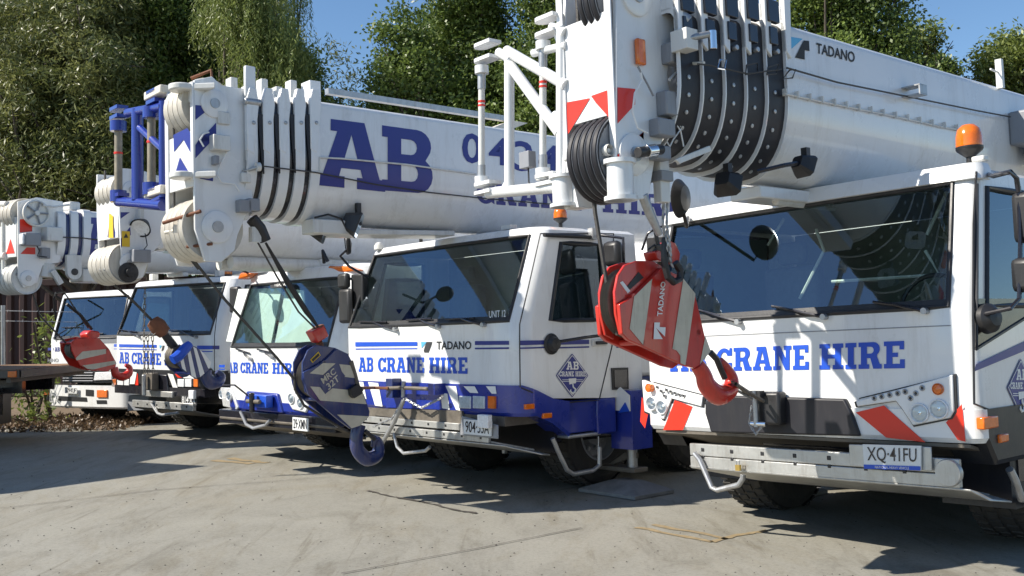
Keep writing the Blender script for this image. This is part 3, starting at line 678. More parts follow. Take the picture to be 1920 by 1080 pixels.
def wiper2(R, fr, cabo, pivot, b0, b1):
    mb = MB(fr); sf = lambda u, v, o: np.array(cabo.sf(u, v, o)); p = sf(*pivot, .03); a, b = sf(*b0, .018), sf(*b1, .018); m = (a+b)/2
    mb.cyl(sf(*pivot, -.01), sf(*pivot, .045), .02, 'steel', seg=10); mb.tube([p, (p+m)/2+[0, -.02, 0], m], [.013, .01, .007], 'blackp', 6); mb.tube([a, m, b], .009, 'blackp', 6); mb.link('wiper', R)

# ================================================================ CRANE A (nearest, red and white markings)
RA = crane_root(FA, 'largest and nearest white crane with red slashes on its bumper and black boom collars')
fr = FA
CA = Cab(FA, 1.285, r=.07, bow=.03, zb=.9, gl=-1.16, gr=1.14, belt=1.53, top=2.29, wtop=2.25, roof=2.37, rake=.22, w0=.17, w1=1.6, Ly=2.1, zbs=lambda y: .9)
CA.hull(RA)
sf = CA.sf
B = MB(fr)
CA.ring('bumper', RA, lambda x, y: .735 if y < .1 else .60, lambda x, y: .93, lambda x, y: 'white' if (y < .11) else 'black', out=.012, yend=.9)
# black centre of the bumper with bevelled ends
mb = MB(fr); pxprism(mb, [(1333, 811), (1322, 775), (1322, 752), (1375, 742), (1583, 748), (1597, 775), (1612, 818)], SY(fr, -.03), (0, .05, 0), 'mblack'); mb.link('bumper_centre', RA, bevel=.012)
# stripes on the bumper
mb = MB(fr); s = lambda u, v: tuple(np.array(sf(u, v, .016)))
for q in ([(1664, 820), (1738, 829), (1660, 760), (1607, 773)], [(1798, 824), (1813, 828), (1806, 757), (1776, 792)], [(1212, 803), (1219, 770), (1206, 744), (1203, 790)], [(1246, 806), (1283, 806), (1301, 762), (1268, 750)]):
    patchq(mb, q, s, 'vred')
mb.link('stripe_marking', RA)
# lamp housings: raised white panels with dark reveal
for px, nm in (([(1716, 797), (1785, 783), (1793, 770), (1790, 702), (1609, 752), (1612, 762), (1684, 751), (1697, 768)], 'R'), ([(1249, 786), (1213, 771), (1208, 712), (1322, 742), (1320, 762), (1264, 747)], 'L')):
    c = np.mean(np.array(px), 0); big = [tuple(c+(np.array(p)-c)*1.045+np.array([0, 1.5])) for p in px]
    mb = MB(fr); pts = [sf(u, v, .018) for u, v in big]; mb.prism(pts, (0, .03, 0), 'black'); mb.link('lamp_surround', RA)
    mb = MB(fr); pts = [sf(u, v, .03) for u, v in px]; mb.prism(pts, (0, .04, 0), 'white'); mb.link('lamp_housing', RA, bevel=.006)
    mb = MB(fr)
    if nm == 'R': hs = [(1644, 746), (1658, 743), (1673, 740), (1688, 737), (1702, 734), (1712, 746), (1722, 737), (1734, 727)]
    else: hs = [(1238, 726), (1245, 733), (1255, 731), (1263, 734), (1271, 737), (1279, 740), (1287, 742), (1251, 742)]
    for u, v in hs: mb.lathe(sf(u, v, .032), (0, -1, 0), [(.008, 0), (.013, .004), (.018, 0)], 'steel', 12); mb.lathe(sf(u, v, .032), (0, -1, 0), [(.001, .002), (.009, .001)], 'black', 10)
    mb.link('bolt_heads', RA)
for u, v, r, k in ((1729, 774, .055, 'refl'), (1765, 766, .055, 'refl'), (1764, 729, .032, 'orange'), (1227, 756, .05, 'refl'), (1246, 763, .05, 'refl'), (1222, 727, .03, 'orange')):
    lamp(RA, fr, np.array(sf(u, v, .034)), (0, -1, 0), r, k, 'headlight' if k == 'refl' else 'indicator')
# front panel seams and lettering
mb = MB(fr)
strip(mb, ((1212, 634.0), (1783, 609.2)), ((1212, 636), (1783, 611.2)), lambda u, v: sf(u, v, .002), 'grey', 30)
strip(mb, ((1611, 746), (1790, 702)), ((1611, 748.2), (1790, 704.2)), lambda u, v: sf(u, v, .002), 'dark', 14)
strip(mb, ((1212, 712), (1325, 741)), ((1212, 714), (1325, 743)), lambda u, v: sf(u, v, .002), 'dark', 14)
mb.link('panel_gap', RA)
mb = MB(fr); words(mb, 'AB CRANE HIRE', [(1257, 1325), (1343, 1517), (1537, 1697)], (1257, 697), (1697, 690.5), (1697, 639), (1257, 657), sf, 'vblue'); mb.link('lettering', RA)
# header visor above the windscreen and A-pillar shell
mb = MB(fr); rows = []
for z, o in ((2.295, .012), (2.30, .03), (2.36, .028), (2.40, .01), (2.40, -.1)): rows.append([CA.pt(x, y, z, o) for x, y in CA.cols if y < .3])
mb.grid(rows, 'white'); mb.link('visor', RA)
mb = MB(fr)
for pts in ([(1275, 440), (1300, 478), (1275, 530)], [(1470, 410), (1440, 460)], [(1530, 430), (1545, 470), (1500, 560)], [(1780, 350), (1738, 440)], [(1735, 470), (1762, 515), (1560, 528)]): mb.tube([fr.fy(u, v, .62) for u, v in pts], .012, 'white2', 6)
mb.link('guard_bars', RA)
for pv, b0, b1 in (((1388, 603), (1290, 575), (1352, 592)), ((1549, 594), (1450, 574), (1512, 585)), ((1738, 583), (1640, 566), (1708, 575))): wiper2(RA, fr, CA, pv, b0, b1)
# side: door, stripes, logo, step
ss = CA.ss
mb = MB(fr); pxprism(mb, [(1826, 759), (1924, 792), (1990, 792), (1990, 600), (1827, 600)], lambda u, v: ss(u, v, .001), (-.01, 0, 0), 'white')
d = MB(fr)
for a, b in zip([(1826, 759), (1940, 797)], [(1990, 813)]): pass
d.tube([ss(u, v, .002) for u, v in ((1830, 322), (1825, 420), (1824, 600), (1826, 757), (1925, 797), (1990, 797))], .007, 'black', 6); d.link('door_seal', RA)
mb = MB(fr)
patchq(mb, [(1824, 697), (1990, 629), (1990, 607), (1828, 683)], lambda u, v: ss(u, v, .006), 'vnavy_shade'); diamond(mb, (1912, 727), 26, 56, lambda u, v: ss(u, v, .006)); mb.link('door_marking', RA)
for u, v, wd, hh in ((1850, 792, .09, .035), (1875, 821, .055, .025)):
    p = np.array(ss(u, v, 0)); mb = MB(fr); mb.box(p+[-.02, -wd, -hh], p+[.03, wd, hh], 'orange'); mb.link('side_marker', RA, bevel=.008)
# mirror arms and mirrors on the near side
Q = lambda u, v: np.array(fr.fx(u, v, 1.5))
mb = MB(fr); mb.tube([np.array(ss(1850, 327)), np.array(fr.fx(1862, 330, 1.35)), Q(1895, 322), Q(1906, 334), Q(1910, 360)], .015, 'blackp', 8)
mb.tube([np.array(ss(1838, 592)), np.array(fr.fx(1850, 588, 1.36)), Q(1895, 578), Q(1911, 560), Q(1913, 460), Q(1910, 350)], .013, 'blackp', 8); mb.link('mirror_arm', RA)
for (u, v), hh in (((1916, 408), .15), ((1914, 516), .1)):
    c = Q(u, v); mb = MB(fr); mb.box(c+[-.05, -.035, -hh], c+[.14, .035, hh], 'black'); mb.link('mirror', RA, bevel=.035)
mb = MB(fr); mb.prism([ss(u, v, .004) for u, v in ((1829, 560), (1828, 652), (1965, 566), (1965, 560))], (.004, 0, 0), 'blackp'); mb.tube([ss(u, v, .008) for u, v in ((1829, 345), (1828, 560), (1828, 654), (1965, 568), (1990, 552))], .012, 'black', 6); mb.link('quarter_window', RA)
mb = MB(fr); c = np.array(ss(1838, 594))+[.05, 0, -.01]; mb.lathe(c, (1, -.25, .1), [(.001, .05), (.05, .045), (.085, .01), (.09, -.03), (.06, -.06)], 'black', 24); mb.link('mirror_mount', RA)
# far-corner round mirror seen from behind
mb = MB(fr); c = np.array([-1.22, -.28, 2.5]); c = np.array(fr.fy(1276, 372, -.25)); mb.lathe(c, (-.95, -.3, .05), [(.001, -.05), (.09, -.04), (.135, -.0), (.14, .015), (.13, .02)], 'black', 28); mb.lathe(c, (-.95, -.3, .05), [(.001, .018), (.128, .019)], 'chrome', 28)
mb.tube([c+[0, 0, 0], c+[.0, .05, -.2], np.array(fr.fy(1290, 408, .2))], .014, 'black', 8); mb.link('round_mirror', RA)
beacon(RA, fr, np.array(ss(1855, 306))+[-.12, 0, 0], .078, .19)
mb = MB(fr); p = np.array(sf(1806, 302, -.1)); mb.box(p, p+[.08, .07, .035], 'white2'); mb.link('marker_bracket', RA, bevel=.01)
# dark underside, folded catwalk under the bumper
mb = MB(fr)
mb.prism([(-1.2, .02, .73), (1.22, .02, .73), (1.22, .55, .6), (-1.2, .55, .6)], (0, 0, -.02), 'grime'); mb.box((-1.1, .46, .34), (1.24, .5, .72), 'mblack'); mb.link('under_tray', RA)  # grimy tray, plus a black skirt added to darken the gap behind the catwalk
mb = MB(fr); mb.box((-1.05, .55, .46), (1.25, 9, .72), 'blackp'); mb.box((.78, .5, .3), (1.24, .72, .72), 'black'); mb.link('underbody_sun_block', RA)  # black boxes added to keep sun off the ground under the body
mb = MB(fr); y0 = -.05
P = lambda u, v: np.array(fr.fy(u, v, y0))
for i, (za, zb2, k) in enumerate(((.565, .65, 'alu'), (.485, .56, 'alu'))):
    mb.box((-.82, y0, za), (1.18, y0+.035, zb2), k)
mb.prism([(-.82, y0, .485), (1.24, y0, .485), (1.30, y0+.1, .42), (1.28, y0+.42, .37), (-.55, y0+.42, .37)], (0, 0, -.012), 'alu')
for x in np.linspace(-.7, 1.1, 8): mb.box((x-.016, y0-.002, .595), (x+.016, y0+.01, .625), 'black'); mb.box((x-.014, y0-.002, .545), (x+.014, y0+.01, .57), 'black')
for x in np.linspace(-.6, 1.0, 7): mb.prism([(x, y0+.02, .484), (x+.03, y0+.02, .484), (x+.16, y0+.4, .384), (x+.13, y0+.4, .384)], (0, 0, .02), 'alu')
mb.link('catwalk', RA, bevel=.005)
mb = MB(fr); mb.lathe((1.12, y0-.01, .57), (0, -1, 0), [(.001, .01), (.075, .01), (.08, 0), (.08, -.02)], 'alu'); pass
mb.link('catwalk_hinge', RA)
mb = MB(fr); SYb = SY(fr, -.08, 0)
pxtube(mb, [(1302, 850), (1312, 862), (1335, 914), (1345, 919), (1385, 909), (1393, 897), (1393, 890)], SYb, .02, 'steel'); mb.link('step_loop', RA)
mb = MB(fr); mb.tube([ss(u, v, .0) for u, v in ((1893, 880), (1903, 900), (1915, 935), (1940, 940), (1975, 930), (1975, 880))], .024, 'steel'); mb.link('step_loop', RA)
plate_board(RA, fr, [(1621, 878.5), (1727, 882), (1727, 836), (1618, 833)], SY(fr, -.09), 'XQ·41FU', strip_='vblue', sub='NATIONAL HEAVY VEHICLE')
mb = MB(fr); pxprism(mb, [(1594, 874), (1748, 883), (1746, 838), (1592, 833)], SY(fr, -.07), (0, .012, 0), 'alu'); mb.link('plate_backing', RA, bevel=.004)
mb = MB(fr); p = np.array(fr.fy(1384, 877, -.09)); mb.box(p+[-.018, -.01, -.02], p+[.018, .012, .02], 'brass'); mb.tube([p+[-.012, 0, .02], p+[-.012, 0, .05], p+[.012, 0, .05], p+[.012, 0, .02]], .004, 'steel', 6); mb.link('padlock', RA)
# towing jaw on the bumper centre
mb = MB(fr); c = np.array(fr.fy(1445, 765, -.05)); mb.box(c+[-.11, -.06, -.11], c+[.11, .04, .11], 'black'); o = mb.link('tow_jaw', RA, bevel=.02)
mb = MB(fr); mb.cyl(c+[-.05, -.1, -.12], c+[-.05, -.1, .12], .018, 'steel'); mb.cyl(c+[-.09, -.1, -.1], c+[.03, -.1, -.1], .016, 'chrome'); mb.box(c+[-.1, -.11, .08], c+[.0, -.06, .12], 'black')
chain(mb, [c+[-.08, -.1, .02], c+[-.1, -.11, -.1], c+[-.05, -.11, -.17], c+[.01, -.1, -.1]], .004, 'steel', .022); mb.link('shackle', o)
chassis(RA, fr, 1.275, 'blackp', jack='white', axles=(1.2, 2.6, 6.2, 7.6), track=1.0)
# boom A
BA = Boom(RA, fr, .39, 3.38, 2.40, -.385, n=5, dy=.19, shr=.02, kgap='mblack', kbody='white', lipt=.01, lipout=.01)
bs = BA.sf
mb = MB(fr)
patch(mb, [(1483, 92), (1480, 69), (1504, 73)], bs, 'lblue'); patch(mb, [(1490, 108), (1506, 76), (1516, 77), (1517, 96), (1508, 94), (1508, 112)], bs, 'dark')
text(mb, 'TADANO', [(1530, 100), (1602, 118), (1602, 98), (1530, 80)], bs, 'dark', 'bold'); mb.link('lettering', RA)
mb = MB(fr); mb.tube([bs(u, v, .04) for u, v in ((1465, 130), (1560, 157), (1690, 183), (1820, 209), (1885, 221))], .006, 'rope', 6)
mb.tube([bs(u, v, .015) for u, v in ((1465, 176), (1530, 190), (1600, 204), (1680, 220), (1760, 238), (1828, 250))], .007, 'white2', 6)
for i in range(16): u = 1468+i*23; v = 177+(u-1465)*.203; mb.box(np.array(bs(u, v, 0))+[0, -.006, -.01], np.array(bs(u, v, 0))+[.03, .006, .035], 'white2')
mb.link('cable_run', RA)
mb = MB(fr); p = np.array(bs(1697, 176, 0)); mb.box(p+[0, -.05, -.035], p+[.14, .05, -.025], 'steel'); mb.box(p+[0, -.05, .03], p+[.14, .05, .04], 'steel'); mb.box(p+[.13, -.05, -.03], p+[.14, .05, .035], 'steel'); mb.link('rope_guide', RA)
mb = MB(fr); p = np.array(bs(1903, 245, 0)); mb.box(p+[0, -.12, -.14], p+[.3, .6, .14], 'grey'); mb.cyl(p+[.15, 0, -.2], p+[.15, .4, -.2], .1, 'black'); mb.link('cable_reel_housing', RA, bevel=.02)
mb = MB(fr); p = np.array(bs(1874, 148, 0)); mb.box(p+[-.02, -.02, -.08], p+[.03, .02, .16], 'white2'); mb.tube([p+[0, 0, .05], p+[0, -.15, .06]], .008, 'white2', 6); mb.link('boom_bracket', RA)
# rivet arcs on the black collar faces, white rims
mb = MB(fr)
for k in range(5):
    hk, tk, bk = BA.sec(k+1); y = BA.y0-BA.dy*(k+.55); P = [p for p in bprof(hk, tk, bk, 14) if p[0] > .04 and p[1] < tk-.15]
    for x, z in P[::2]: mb.lathe((x, y, z), nrm([x/hk, 0, (z-(bk+(tk-bk)*.52))/(tk-bk) if z < bk+(tk-bk)*.52 else 0]), [(.014, 0), (.013, .006), (.001, .008)], 'steel', 8)
mb.link('bolt_heads', RA)
for k in range(6):
    hk, tk, bk = BA.sec(k); y = BA.y0-BA.dy*k
    mb = MB(fr)
    for sg in (1, -1):
        mb.prism([(sg*(hk+.02), y, tk-.2), (sg*(hk+.02), y, tk+.16), (sg*(hk+.02), y+.05, tk+.22), (sg*(hk+.02), y+.07, tk+.18), (sg*(hk+.02), y+.05, tk-.24)], (-sg*.04, 0, 0), 'white')
        if k == 0: continue
        mb.box((sg*(hk-.0), y+.02, tk-.02), (sg*(hk+.035), y+.13, tk+.12), 'blackp'); mb.box((sg*(hk-.0), y+.03, tk-.16), (sg*(hk+.03), y+.11, tk-.05), 'blackp')
        mb.cyl((sg*hk, y+.1, tk-.2), (sg*(hk+.035), y+.1, tk-.2), .018, 'steel', seg=8)
    mb.box((-hk, y, tk), (hk, y+.05, tk+.1), 'white'); mb.link('wear_pad_bracket', RA, bevel=.004)
# belly bracket of the base section
mb = MB(fr)
mb.box((-.12, -.34, 2.3), (.12, .9, 2.38), 'white'); mb.cyl((.06, -.1, 2.3), (.06, .6, 2.3), .03, 'white2'); mb.link('boom_foot_beam', RA, bevel=.01)
worklight(RA, fr, fr.fx(1512, 314, .55), .075, (.2, .9, -.4)); worklight(RA, fr, fr.fx(1366, 348, .2), .085, (-.2, .9, -.4))
mb = MB(fr); mb.tube([fr.fx(1420, 322, .42), fr.fx(1470, 310, .55), fr.fx(1500, 305, .55)], .014, 'blackp', 6); mb.link('light_arm', RA)
# head A
hx = .22; yf = fr.fx(1155, 200, hx)[1]
head(RA, fr, hx, [(1155, -60), (1330, -60), (1262, 60), (1257, 95), (1252, 140), (1262, 215), (1228, 300), (1216, 372), (1180, 376), (1160, 374), (1155, 310)], yf, [(2.66, 3.25)], [(yf+.12, 2.44, .235, 5, .05, 'ropeA', .05), (yf+.2, 3.36, .24, 3, .05, 'ropeA', .06)], 'white')
sx = SX(fr, hx); sy = SY(fr, yf)
mb = MB(fr)
patchq(mb, [(1118, 193), (1153, 232), (1154, 164), (1109, 180)], sy, 'vred', 2); patchq(mb, [(1157, 232), (1190, 196), (1190, 167), (1157, 164)], sx, 'vred', 2)
patch(mb, [(1064, 255), (1107, 184), (1064, 192)], sy, 'vred')
patch(mb, [(1157, 312), (1180, 308), (1182, 285), (1206, 247), (1206, 262), (1157, 290)], sx, 'vred')
mb.link('warning_marking', RA)
# full-height cheek strips on the front of the head
mb = MB(fr); mb.box((-hx, yf-.012, 2.3), (-hx+.05, yf, 3.5), 'white'); mb.box((hx-.05, yf-.012, 2.3), (hx, yf, 3.5), 'white'); mb.link('head_edge', RA, bevel=.003)
mb = MB(fr); mb.cyl(np.array(sy(1068, 300))+[0, -.03, 0], np.array(sy(1150, 283))+[0, -.03, 0], .013, 'white2'); mb.lathe(np.array(sy(1150, 283))+[0, -.04, 0], (1, 0, 0), [(.03, -.02), (.035, 0), (.03, .02)], 'white2'); mb.link('rope_retainer', RA)
mb = MB(fr)
for px, r, l in (((1163, 340), .075, .12), ((1058, 360), .07, .1)):
    p = np.array(fr.fy(*px, yf)); mb.cyl(p+[0, 0, -l*.9], p+[0, 0, l], r, 'white'); mb.cyl(p+[0, 0, -l*.9], p+[0, 0, -l*.7], r*1.25, 'white'); mb.cyl(p+[0, 0, l*.8], p+[0, 0, l], r*1.25, 'white')
mb.link('jib_pin_boss', RA)
# electrical boxes, amber lamp and cables on the head
mb = MB(fr); p = np.array(sx(1196, 99)); mb.box(p+[0, -.035, -.075], p+[.03, .035, .075], 'orange'); mb.link('marker_lamp', RA, bevel=.01)
mb = MB(fr)
for u, v, a, b, c in ((1241, 198, .05, .07, .06), (1232, 243, .07, .05, .04), (1250, 105, .05, .06, .05), (1278, 130, .04, .05, .05), (1226, 290, .06, .04, .03)):
    p = np.array(fr.fx(u, v, hx)); mb.box(p+[0, -a, -b], p+[.08, a, b], 'grey' if v != 130 else 'white2')
mb.link('junction_box', RA, bevel=.008)
mb = MB(fr)
for pts, r, k in (([(1200, 125), (1204, 150), (1190, 175), (1186, 210), (1196, 240), (1215, 250)], .006, 'vwhite'), ([(1196, 125), (1215, 160), (1225, 180)], .006, 'grey'), ([(1255, 150), (1285, 120), (1320, 118)], .01, 'white2'), ([(1252, 190), (1265, 200), (1256, 215), (1278, 240), (1262, 262), (1256, 275), (1250, 265)], .005, 'vwhite'), ([(1228, 225), (1262, 225), (1276, 245), (1282, 275)], .005, 'vwhite'), ([(1308, 120), (1330, 122), (1400, 138), (1465, 130)], .005, 'rope'), ([(1345, 128), (1350, 112), (1362, 112), (1358, 130), (1345, 128)], .006, 'chrome'), ([(1400, 122), (1420, 118), (1420, 136), (1398, 140), (1400, 122)], .005, 'rope'), ([(1440, 126), (1460, 120), (1456, 138), (1438, 140), (1440, 126)], .005, 'rope'), ([(1480, 132), (1492, 130), (1486, 146), (1468, 148), (1480, 132)], .005, 'rope')):
    mb.tube([np.array(fr.fx(u, v, .42 if u > 1290 else hx+.04)) for u, v in pts], r, k, 6)
mb.link('cable', RA)
mb = MB(fr); mb.cyl(fr.fx(1196, 286, .33), fr.fx(1240, 280, .33), .03, 'black'); mb.cyl(fr.fx(1212, 284, .34), fr.fx(1228, 282, .34), .036, 'chrome')
mb.cyl(fr.fx(1290, 72, .4), fr.fx(1340, 62, .45), .02, 'steel'); mb.box(np.array(fr.fx(1268, 82, .3))+[0, -.05, -.06], np.array(fr.fx(1268, 82, .3))+[.12, .05, .06], 'white2'); mb.cyl(np.array(fr.fx(1336, 80, .45))+[0, 0, -.04], np.array(fr.fx(1336, 80, .45))+[0, 0, .07], .025, 'chrome')
mb.cyl(fr.fx(1266, 20, .3), fr.fx(1290, 40, .34), .035, 'steel')
mb.prism([fr.fx(*q, .34) for q in ((1262, 300), (1326, 274), (1330, 284), (1270, 308))], (.02, 0, 0), 'white2')
mb.link('roller_bracket', RA, bevel=.003)
mb = MB(fr)
p = np.array(fr.fx(1240, 335, .2)); mb.box(p+[-.03, -.04, -.14], p+[.03, .04, .12], 'white2'); mb.box(p+[-.05, -.05, -.02], p+[.05, .05, .04], 'grey'); mb.tube([fr.fx(1205, 365, .2), fr.fx(1218, 400, .2), fr.fx(1237, 440, .2)], [.03, .028, .022], 'steel', 8); mb.link('hoist_limit_switch', RA, bevel=.005)
# jib connection frame on the far side of the head
mb = MB(fr); S = SY(fr, yf, 0)
def ear(mb, u, v, k='white', w_=.1):
    p = np.array(S(u, v)); mb.prism([p+[math.cos(a)*w_*.5, math.sin(a)*w_*.5, 0] for a in np.linspace(math.pi*.5, math.pi*1.5, 8)]+[p+[w_*1.4, -.05, 0], p+[w_*1.4, .05, 0]], (0, 0, .022), k)
for u, v in ((903, 90), (903, 118), (1018, 42), (1018, 70), (903, 350), (903, 366), (1018, 335), (1018, 350)): ear(mb, u, v)
for a, b, r in (((955, 108), (955, 352), .032), ((1052, 50), (1052, 350), .03), ((950, 95), (1062, 160), .034), ((955, 120), (1050, 250), .034), ((1000, 100), (1062, 85), .024), ((915, 362), (1050, 350), .036), ((935, 98), (958, 112), .03), ((1035, 50), (1060, 62), .03), ((1040, 215), (1052, 222), .025)):
    mb.cyl(S(*a), S(*b), r, 'white')
for px in ([(938, 100), (958, 95), (958, 145)], [(940, 350), (958, 318), (958, 352)], [(1035, 60), (1062, 55), (1056, 110)], [(1032, 345), (1056, 310), (1056, 345)]): pxprism(mb, px, S, (0, .02, 0), 'white')
pxprism(mb, [(1040, 345), (1075, 342), (1085, 388), (1042, 390)], S, (0, .12, 0), 'white')
mb.link('jib_frame', RA, bevel=0)
for u, v0, v1 in ((903, 124, 340), (1018, 78, 325)):
    mb = MB(fr); a, b = np.array(S(u, v0)), np.array(S(u, v1)); mb.cyl(a, b, .021, 'white2'); d = b-a
    mb.cyl(a, a+d*.2, .026, 'steel'); mb.cyl(a+d*.86, b, .026, 'steel'); mb.cyl(a+d*.3, a+d*.318, .0235, 'vred'); mb.cyl(a+d*.335, a+d*.35, .0235, 'vred'); mb.cyl(a-d*.0, a-[0, 0, .05], .045, 'white'); mb.cyl(b+[0, 0, .03], b-[0, 0, .04], .045, 'white'); mb.link('hinge_rod', RA)
mb = MB(fr); p = np.array(S(990, 300)); mb.box(p+[-.05, -.03, -.05], p+[.04, .03, .05], 'grey'); mb.tube([p, p+[0, 0, -.14], p+[.08, 0, -.2]], .006, 'black', 6); mb.link('sensor_box', RA, bevel=.008)
# hoist ropes from the head to the hook block
mb = MB(fr)
mb.tube([fr.fx(1080, -30, -.08), fr.fx(1088, 100, -.08), fr.fx(1102, 255, -.07), fr.fx(1116, 400, -.05), fr.fx(1136, 520, -.02), fr.fx(1158, 628, 0)], .012, 'rope', 8)
mb.tube([fr.fx(1090, -30, -.02), fr.fx(1098, 180, -.05), fr.fx(1106, 330, -.04)], .011, 'rope', 8)
mb.link('hoist_rope', RA)
mb = MB(fr)
chain(mb, [fr.fx(1245, 350, .2), fr.fx(1243, 420, .18), fr.fx(1250, 470, .16)], .005, 'steel', .024); chain(mb, [fr.fx(1252, 350, .2), fr.fx(1250, 420, .2), fr.fx(1258, 480, .2)], .005, 'steel', .024); mb.link('limit_chain', RA)

# ================================================================ CRANE B (blue bumper, big AB on the boom)
fr = FB
RB = crane_root(FB, 'white crane with a blue bumper and big blue AB on its boom, second from right')
CB = Cab(FB, 1.385, r=.17, zb=1.0, gl=-1.25, gr=1.21, belt=1.53, top=2.27, wtop=2.2, roof=2.33, rake=.3, w0=.36, w1=1.05, Ly=1.5, bow=.04, zbs=lambda y: 1.0-.16*min(1, max(0, y-.05)/.4))
CB.hull(RB); sf = CB.sf; ss = CB.ss
bz = lambda x, y: .74-.2*min(1, max(0, y-.25)/.3)
CB.ring('bumper', RB, bz, lambda x, y: 1.005-.16*min(1, max(0, y-.05)/.4)-.005, lambda x, y: 'blue', out=.014, yend=.56)
mb = MB(fr)
for sg in (-1, 1):
    mb.box((sg*1.36, .56, .56), (sg*1.3, 1.02, .84), 'blue'); mb.box((sg*1.39, .9, .53), (sg*1.2, 1.14, .84), 'blue'); mb.box((sg*1.385, .55, .52), (sg*1.12, .95, .55), 'steel')
mb.link('step_box', RB, bevel=.012)
# centre section of the bumper is recessed and dark
mb = MB(fr); pxprism(mb, [(724, 764), (830, 768), (826, 722), (726, 717)], SY(fr, -.012), (0, .02, 0), 'blue'); pxprism(mb, [(715, 766), (700, 778), (872, 800), (866, 770)], SY(fr, -.02), (0, .02, 0), 'grime'); mb.link('bumper_centre', RB)
mb = MB(fr); s = lambda u, v: tuple(np.array(sf(u, v, .018)))
for q in ([(706, 760), (720, 762), (712, 718), (693, 716)], [(678, 745), (690, 748), (684, 716), (672, 715)], [(858, 768), (866, 770), (858, 724), (838, 723)], [(832, 765), (846, 768), (842, 738), (829, 736)], [(884, 736), (900, 737), (893, 724), (872, 724)], [(925, 738), (934, 738), (932, 724), (914, 724)]):
    patchq(mb, q, s, 'vwhite', 3)
mb.link('stripe_marking', RB)
for u0, u1, k in ((864, 886, 'refl'), (890, 912, 'refl'), (920, 933, 'orange')):
    P = [np.array(s(u, v)) for u, v in ((u0, 765), (u1, 766), (u1, 743), (u0, 742))]; mb = MB(fr); mb.prism([p+[0, -.006, 0] for p in P], (0, .03, 0), 'refl' if k == 'refl' else k); o = mb.link('headlight' if k == 'refl' else 'indicator', RB, bevel=.005)
    g = MB(fr); g.add([p+[0, -.014, 0] for p in P], [(0, 1, 2, 3)], 'clear' if k == 'refl' else 'orange'); g.link('lens', o)
mb = MB(fr)
strip(mb, ((652, 641.5), (783, 641)), ((652, 650), (783, 648.5)), sf, 'vblue'); strip(mb, ((652, 653.5), (783, 652.5)), ((652, 655.5), (783, 654.5)), sf, 'vblue')
strip(mb, ((891, 639.5), (955, 639)), ((891, 647), (955, 646.5)), sf, 'vnavy_shade'); strip(mb, ((891, 652), (955, 651)), ((891, 655), (955, 654.5)), sf, 'vnavy_shade')  # same stripes in the darker copy, boom shade put into the colour
patch(mb, [(795, 657), (800, 641), (811, 641), (809, 648), (804, 661), (796, 661)], sf, 'dark'); patch(mb, [(790, 641), (801, 641), (791, 653)], sf, 'lblue')
text(mb, 'TADANO', [(819, 655.5), (884, 655), (884, 639.5), (819, 640)], sf, 'dark', 'bold')
words(mb, 'AB CRANE HIRE', [(673, 700), (709, 796), (805, 877)], (673, 697), (877, 701), (877, 670), (673, 670), sf, 'vblue')
text(mb, 'UNIT 12', [(917, 596), (948, 594), (948, 581), (917, 583)], lambda u, v: sf(u, v, .0), 'vwhite', 'mid')
mb.link('lettering', RB)
mb = MB(fr); s3 = lambda u, v: ss(u, v, .005)
for a, b in (((974, 638.5), (1020, 638)), ((1047, 637.6), (1104, 637)), ((1155, 636.3), (1204, 636))):
    strip(mb, (a, b), ((a[0], a[1]+9), (b[0], b[1]+8)), s3, 'vnavy_shade'); strip(mb, ((a[0], a[1]+13), (b[0], b[1]+12)), ((a[0], a[1]+16), (b[0], b[1]+15)), s3, 'vnavy_shade')
diamond(mb, (1072, 704), 31, 42, s3); mb.link('door_marking', RB)
mb = MB(fr)
mb.tube([ss(u, v, .002) for u, v in ((975, 726), (974, 640), (974, 608), (990, 540), (1013, 438), (1150, 438), (1150, 600), (1147, 650), (1123, 750), (1058, 755), (1040, 753), (977, 727))], .006, 'black', 6)
mb.link('door_seal', RB)
mb = MB(fr); mb.cyl(ss(1016, 441, .03), ss(1112, 445, .03), .018, 'black'); mb.box(np.array(ss(1108, 441, 0))-[0, .04, .04], np.array(ss(1108, 441, 0))+[.06, .04, .06], 'steel'); mb.link('door_rail', RB)
mb = MB(fr); a = np.array(ss(1113, 643, .0)); mb.box(a+[0, -.03, -.03], a+[.02, .16, .03], 'white2'); mb.box(a+[.02, 0, -.015], a+[.04, .14, .015], 'black'); mb.link('door_handle', RB, bevel=.008)
mb = MB(fr); mb.prism([ss(u, v, .004) for u, v in ((1147, 731), (1177, 729), (1176, 689), (1145, 690))], (.01, 0, 0), 'black'); mb.prism([ss(u, v, .015) for u, v in ((1150, 727), (1173, 726), (1173, 693), (1149, 694))], (.004, 0, 0), 'blackp'); mb.link('vent_grille', RB)
for u, v in ((990, 762), (1023, 779)):
    p = np.array(ss(u, v, .0)); mb = MB(fr); mb.box(p+[0, -.05, -.022], p+[.03, .05, .022], 'orange'); mb.link('side_marker', RB, bevel=.006)
for pv, b0, b1 in (((745, 617), (675, 603), (728, 604)), ((825, 612), (765, 600), (812, 597)), ((910, 609), (840, 598), (892, 596))): wiper2(RB, fr, CB, pv, b0, b1)
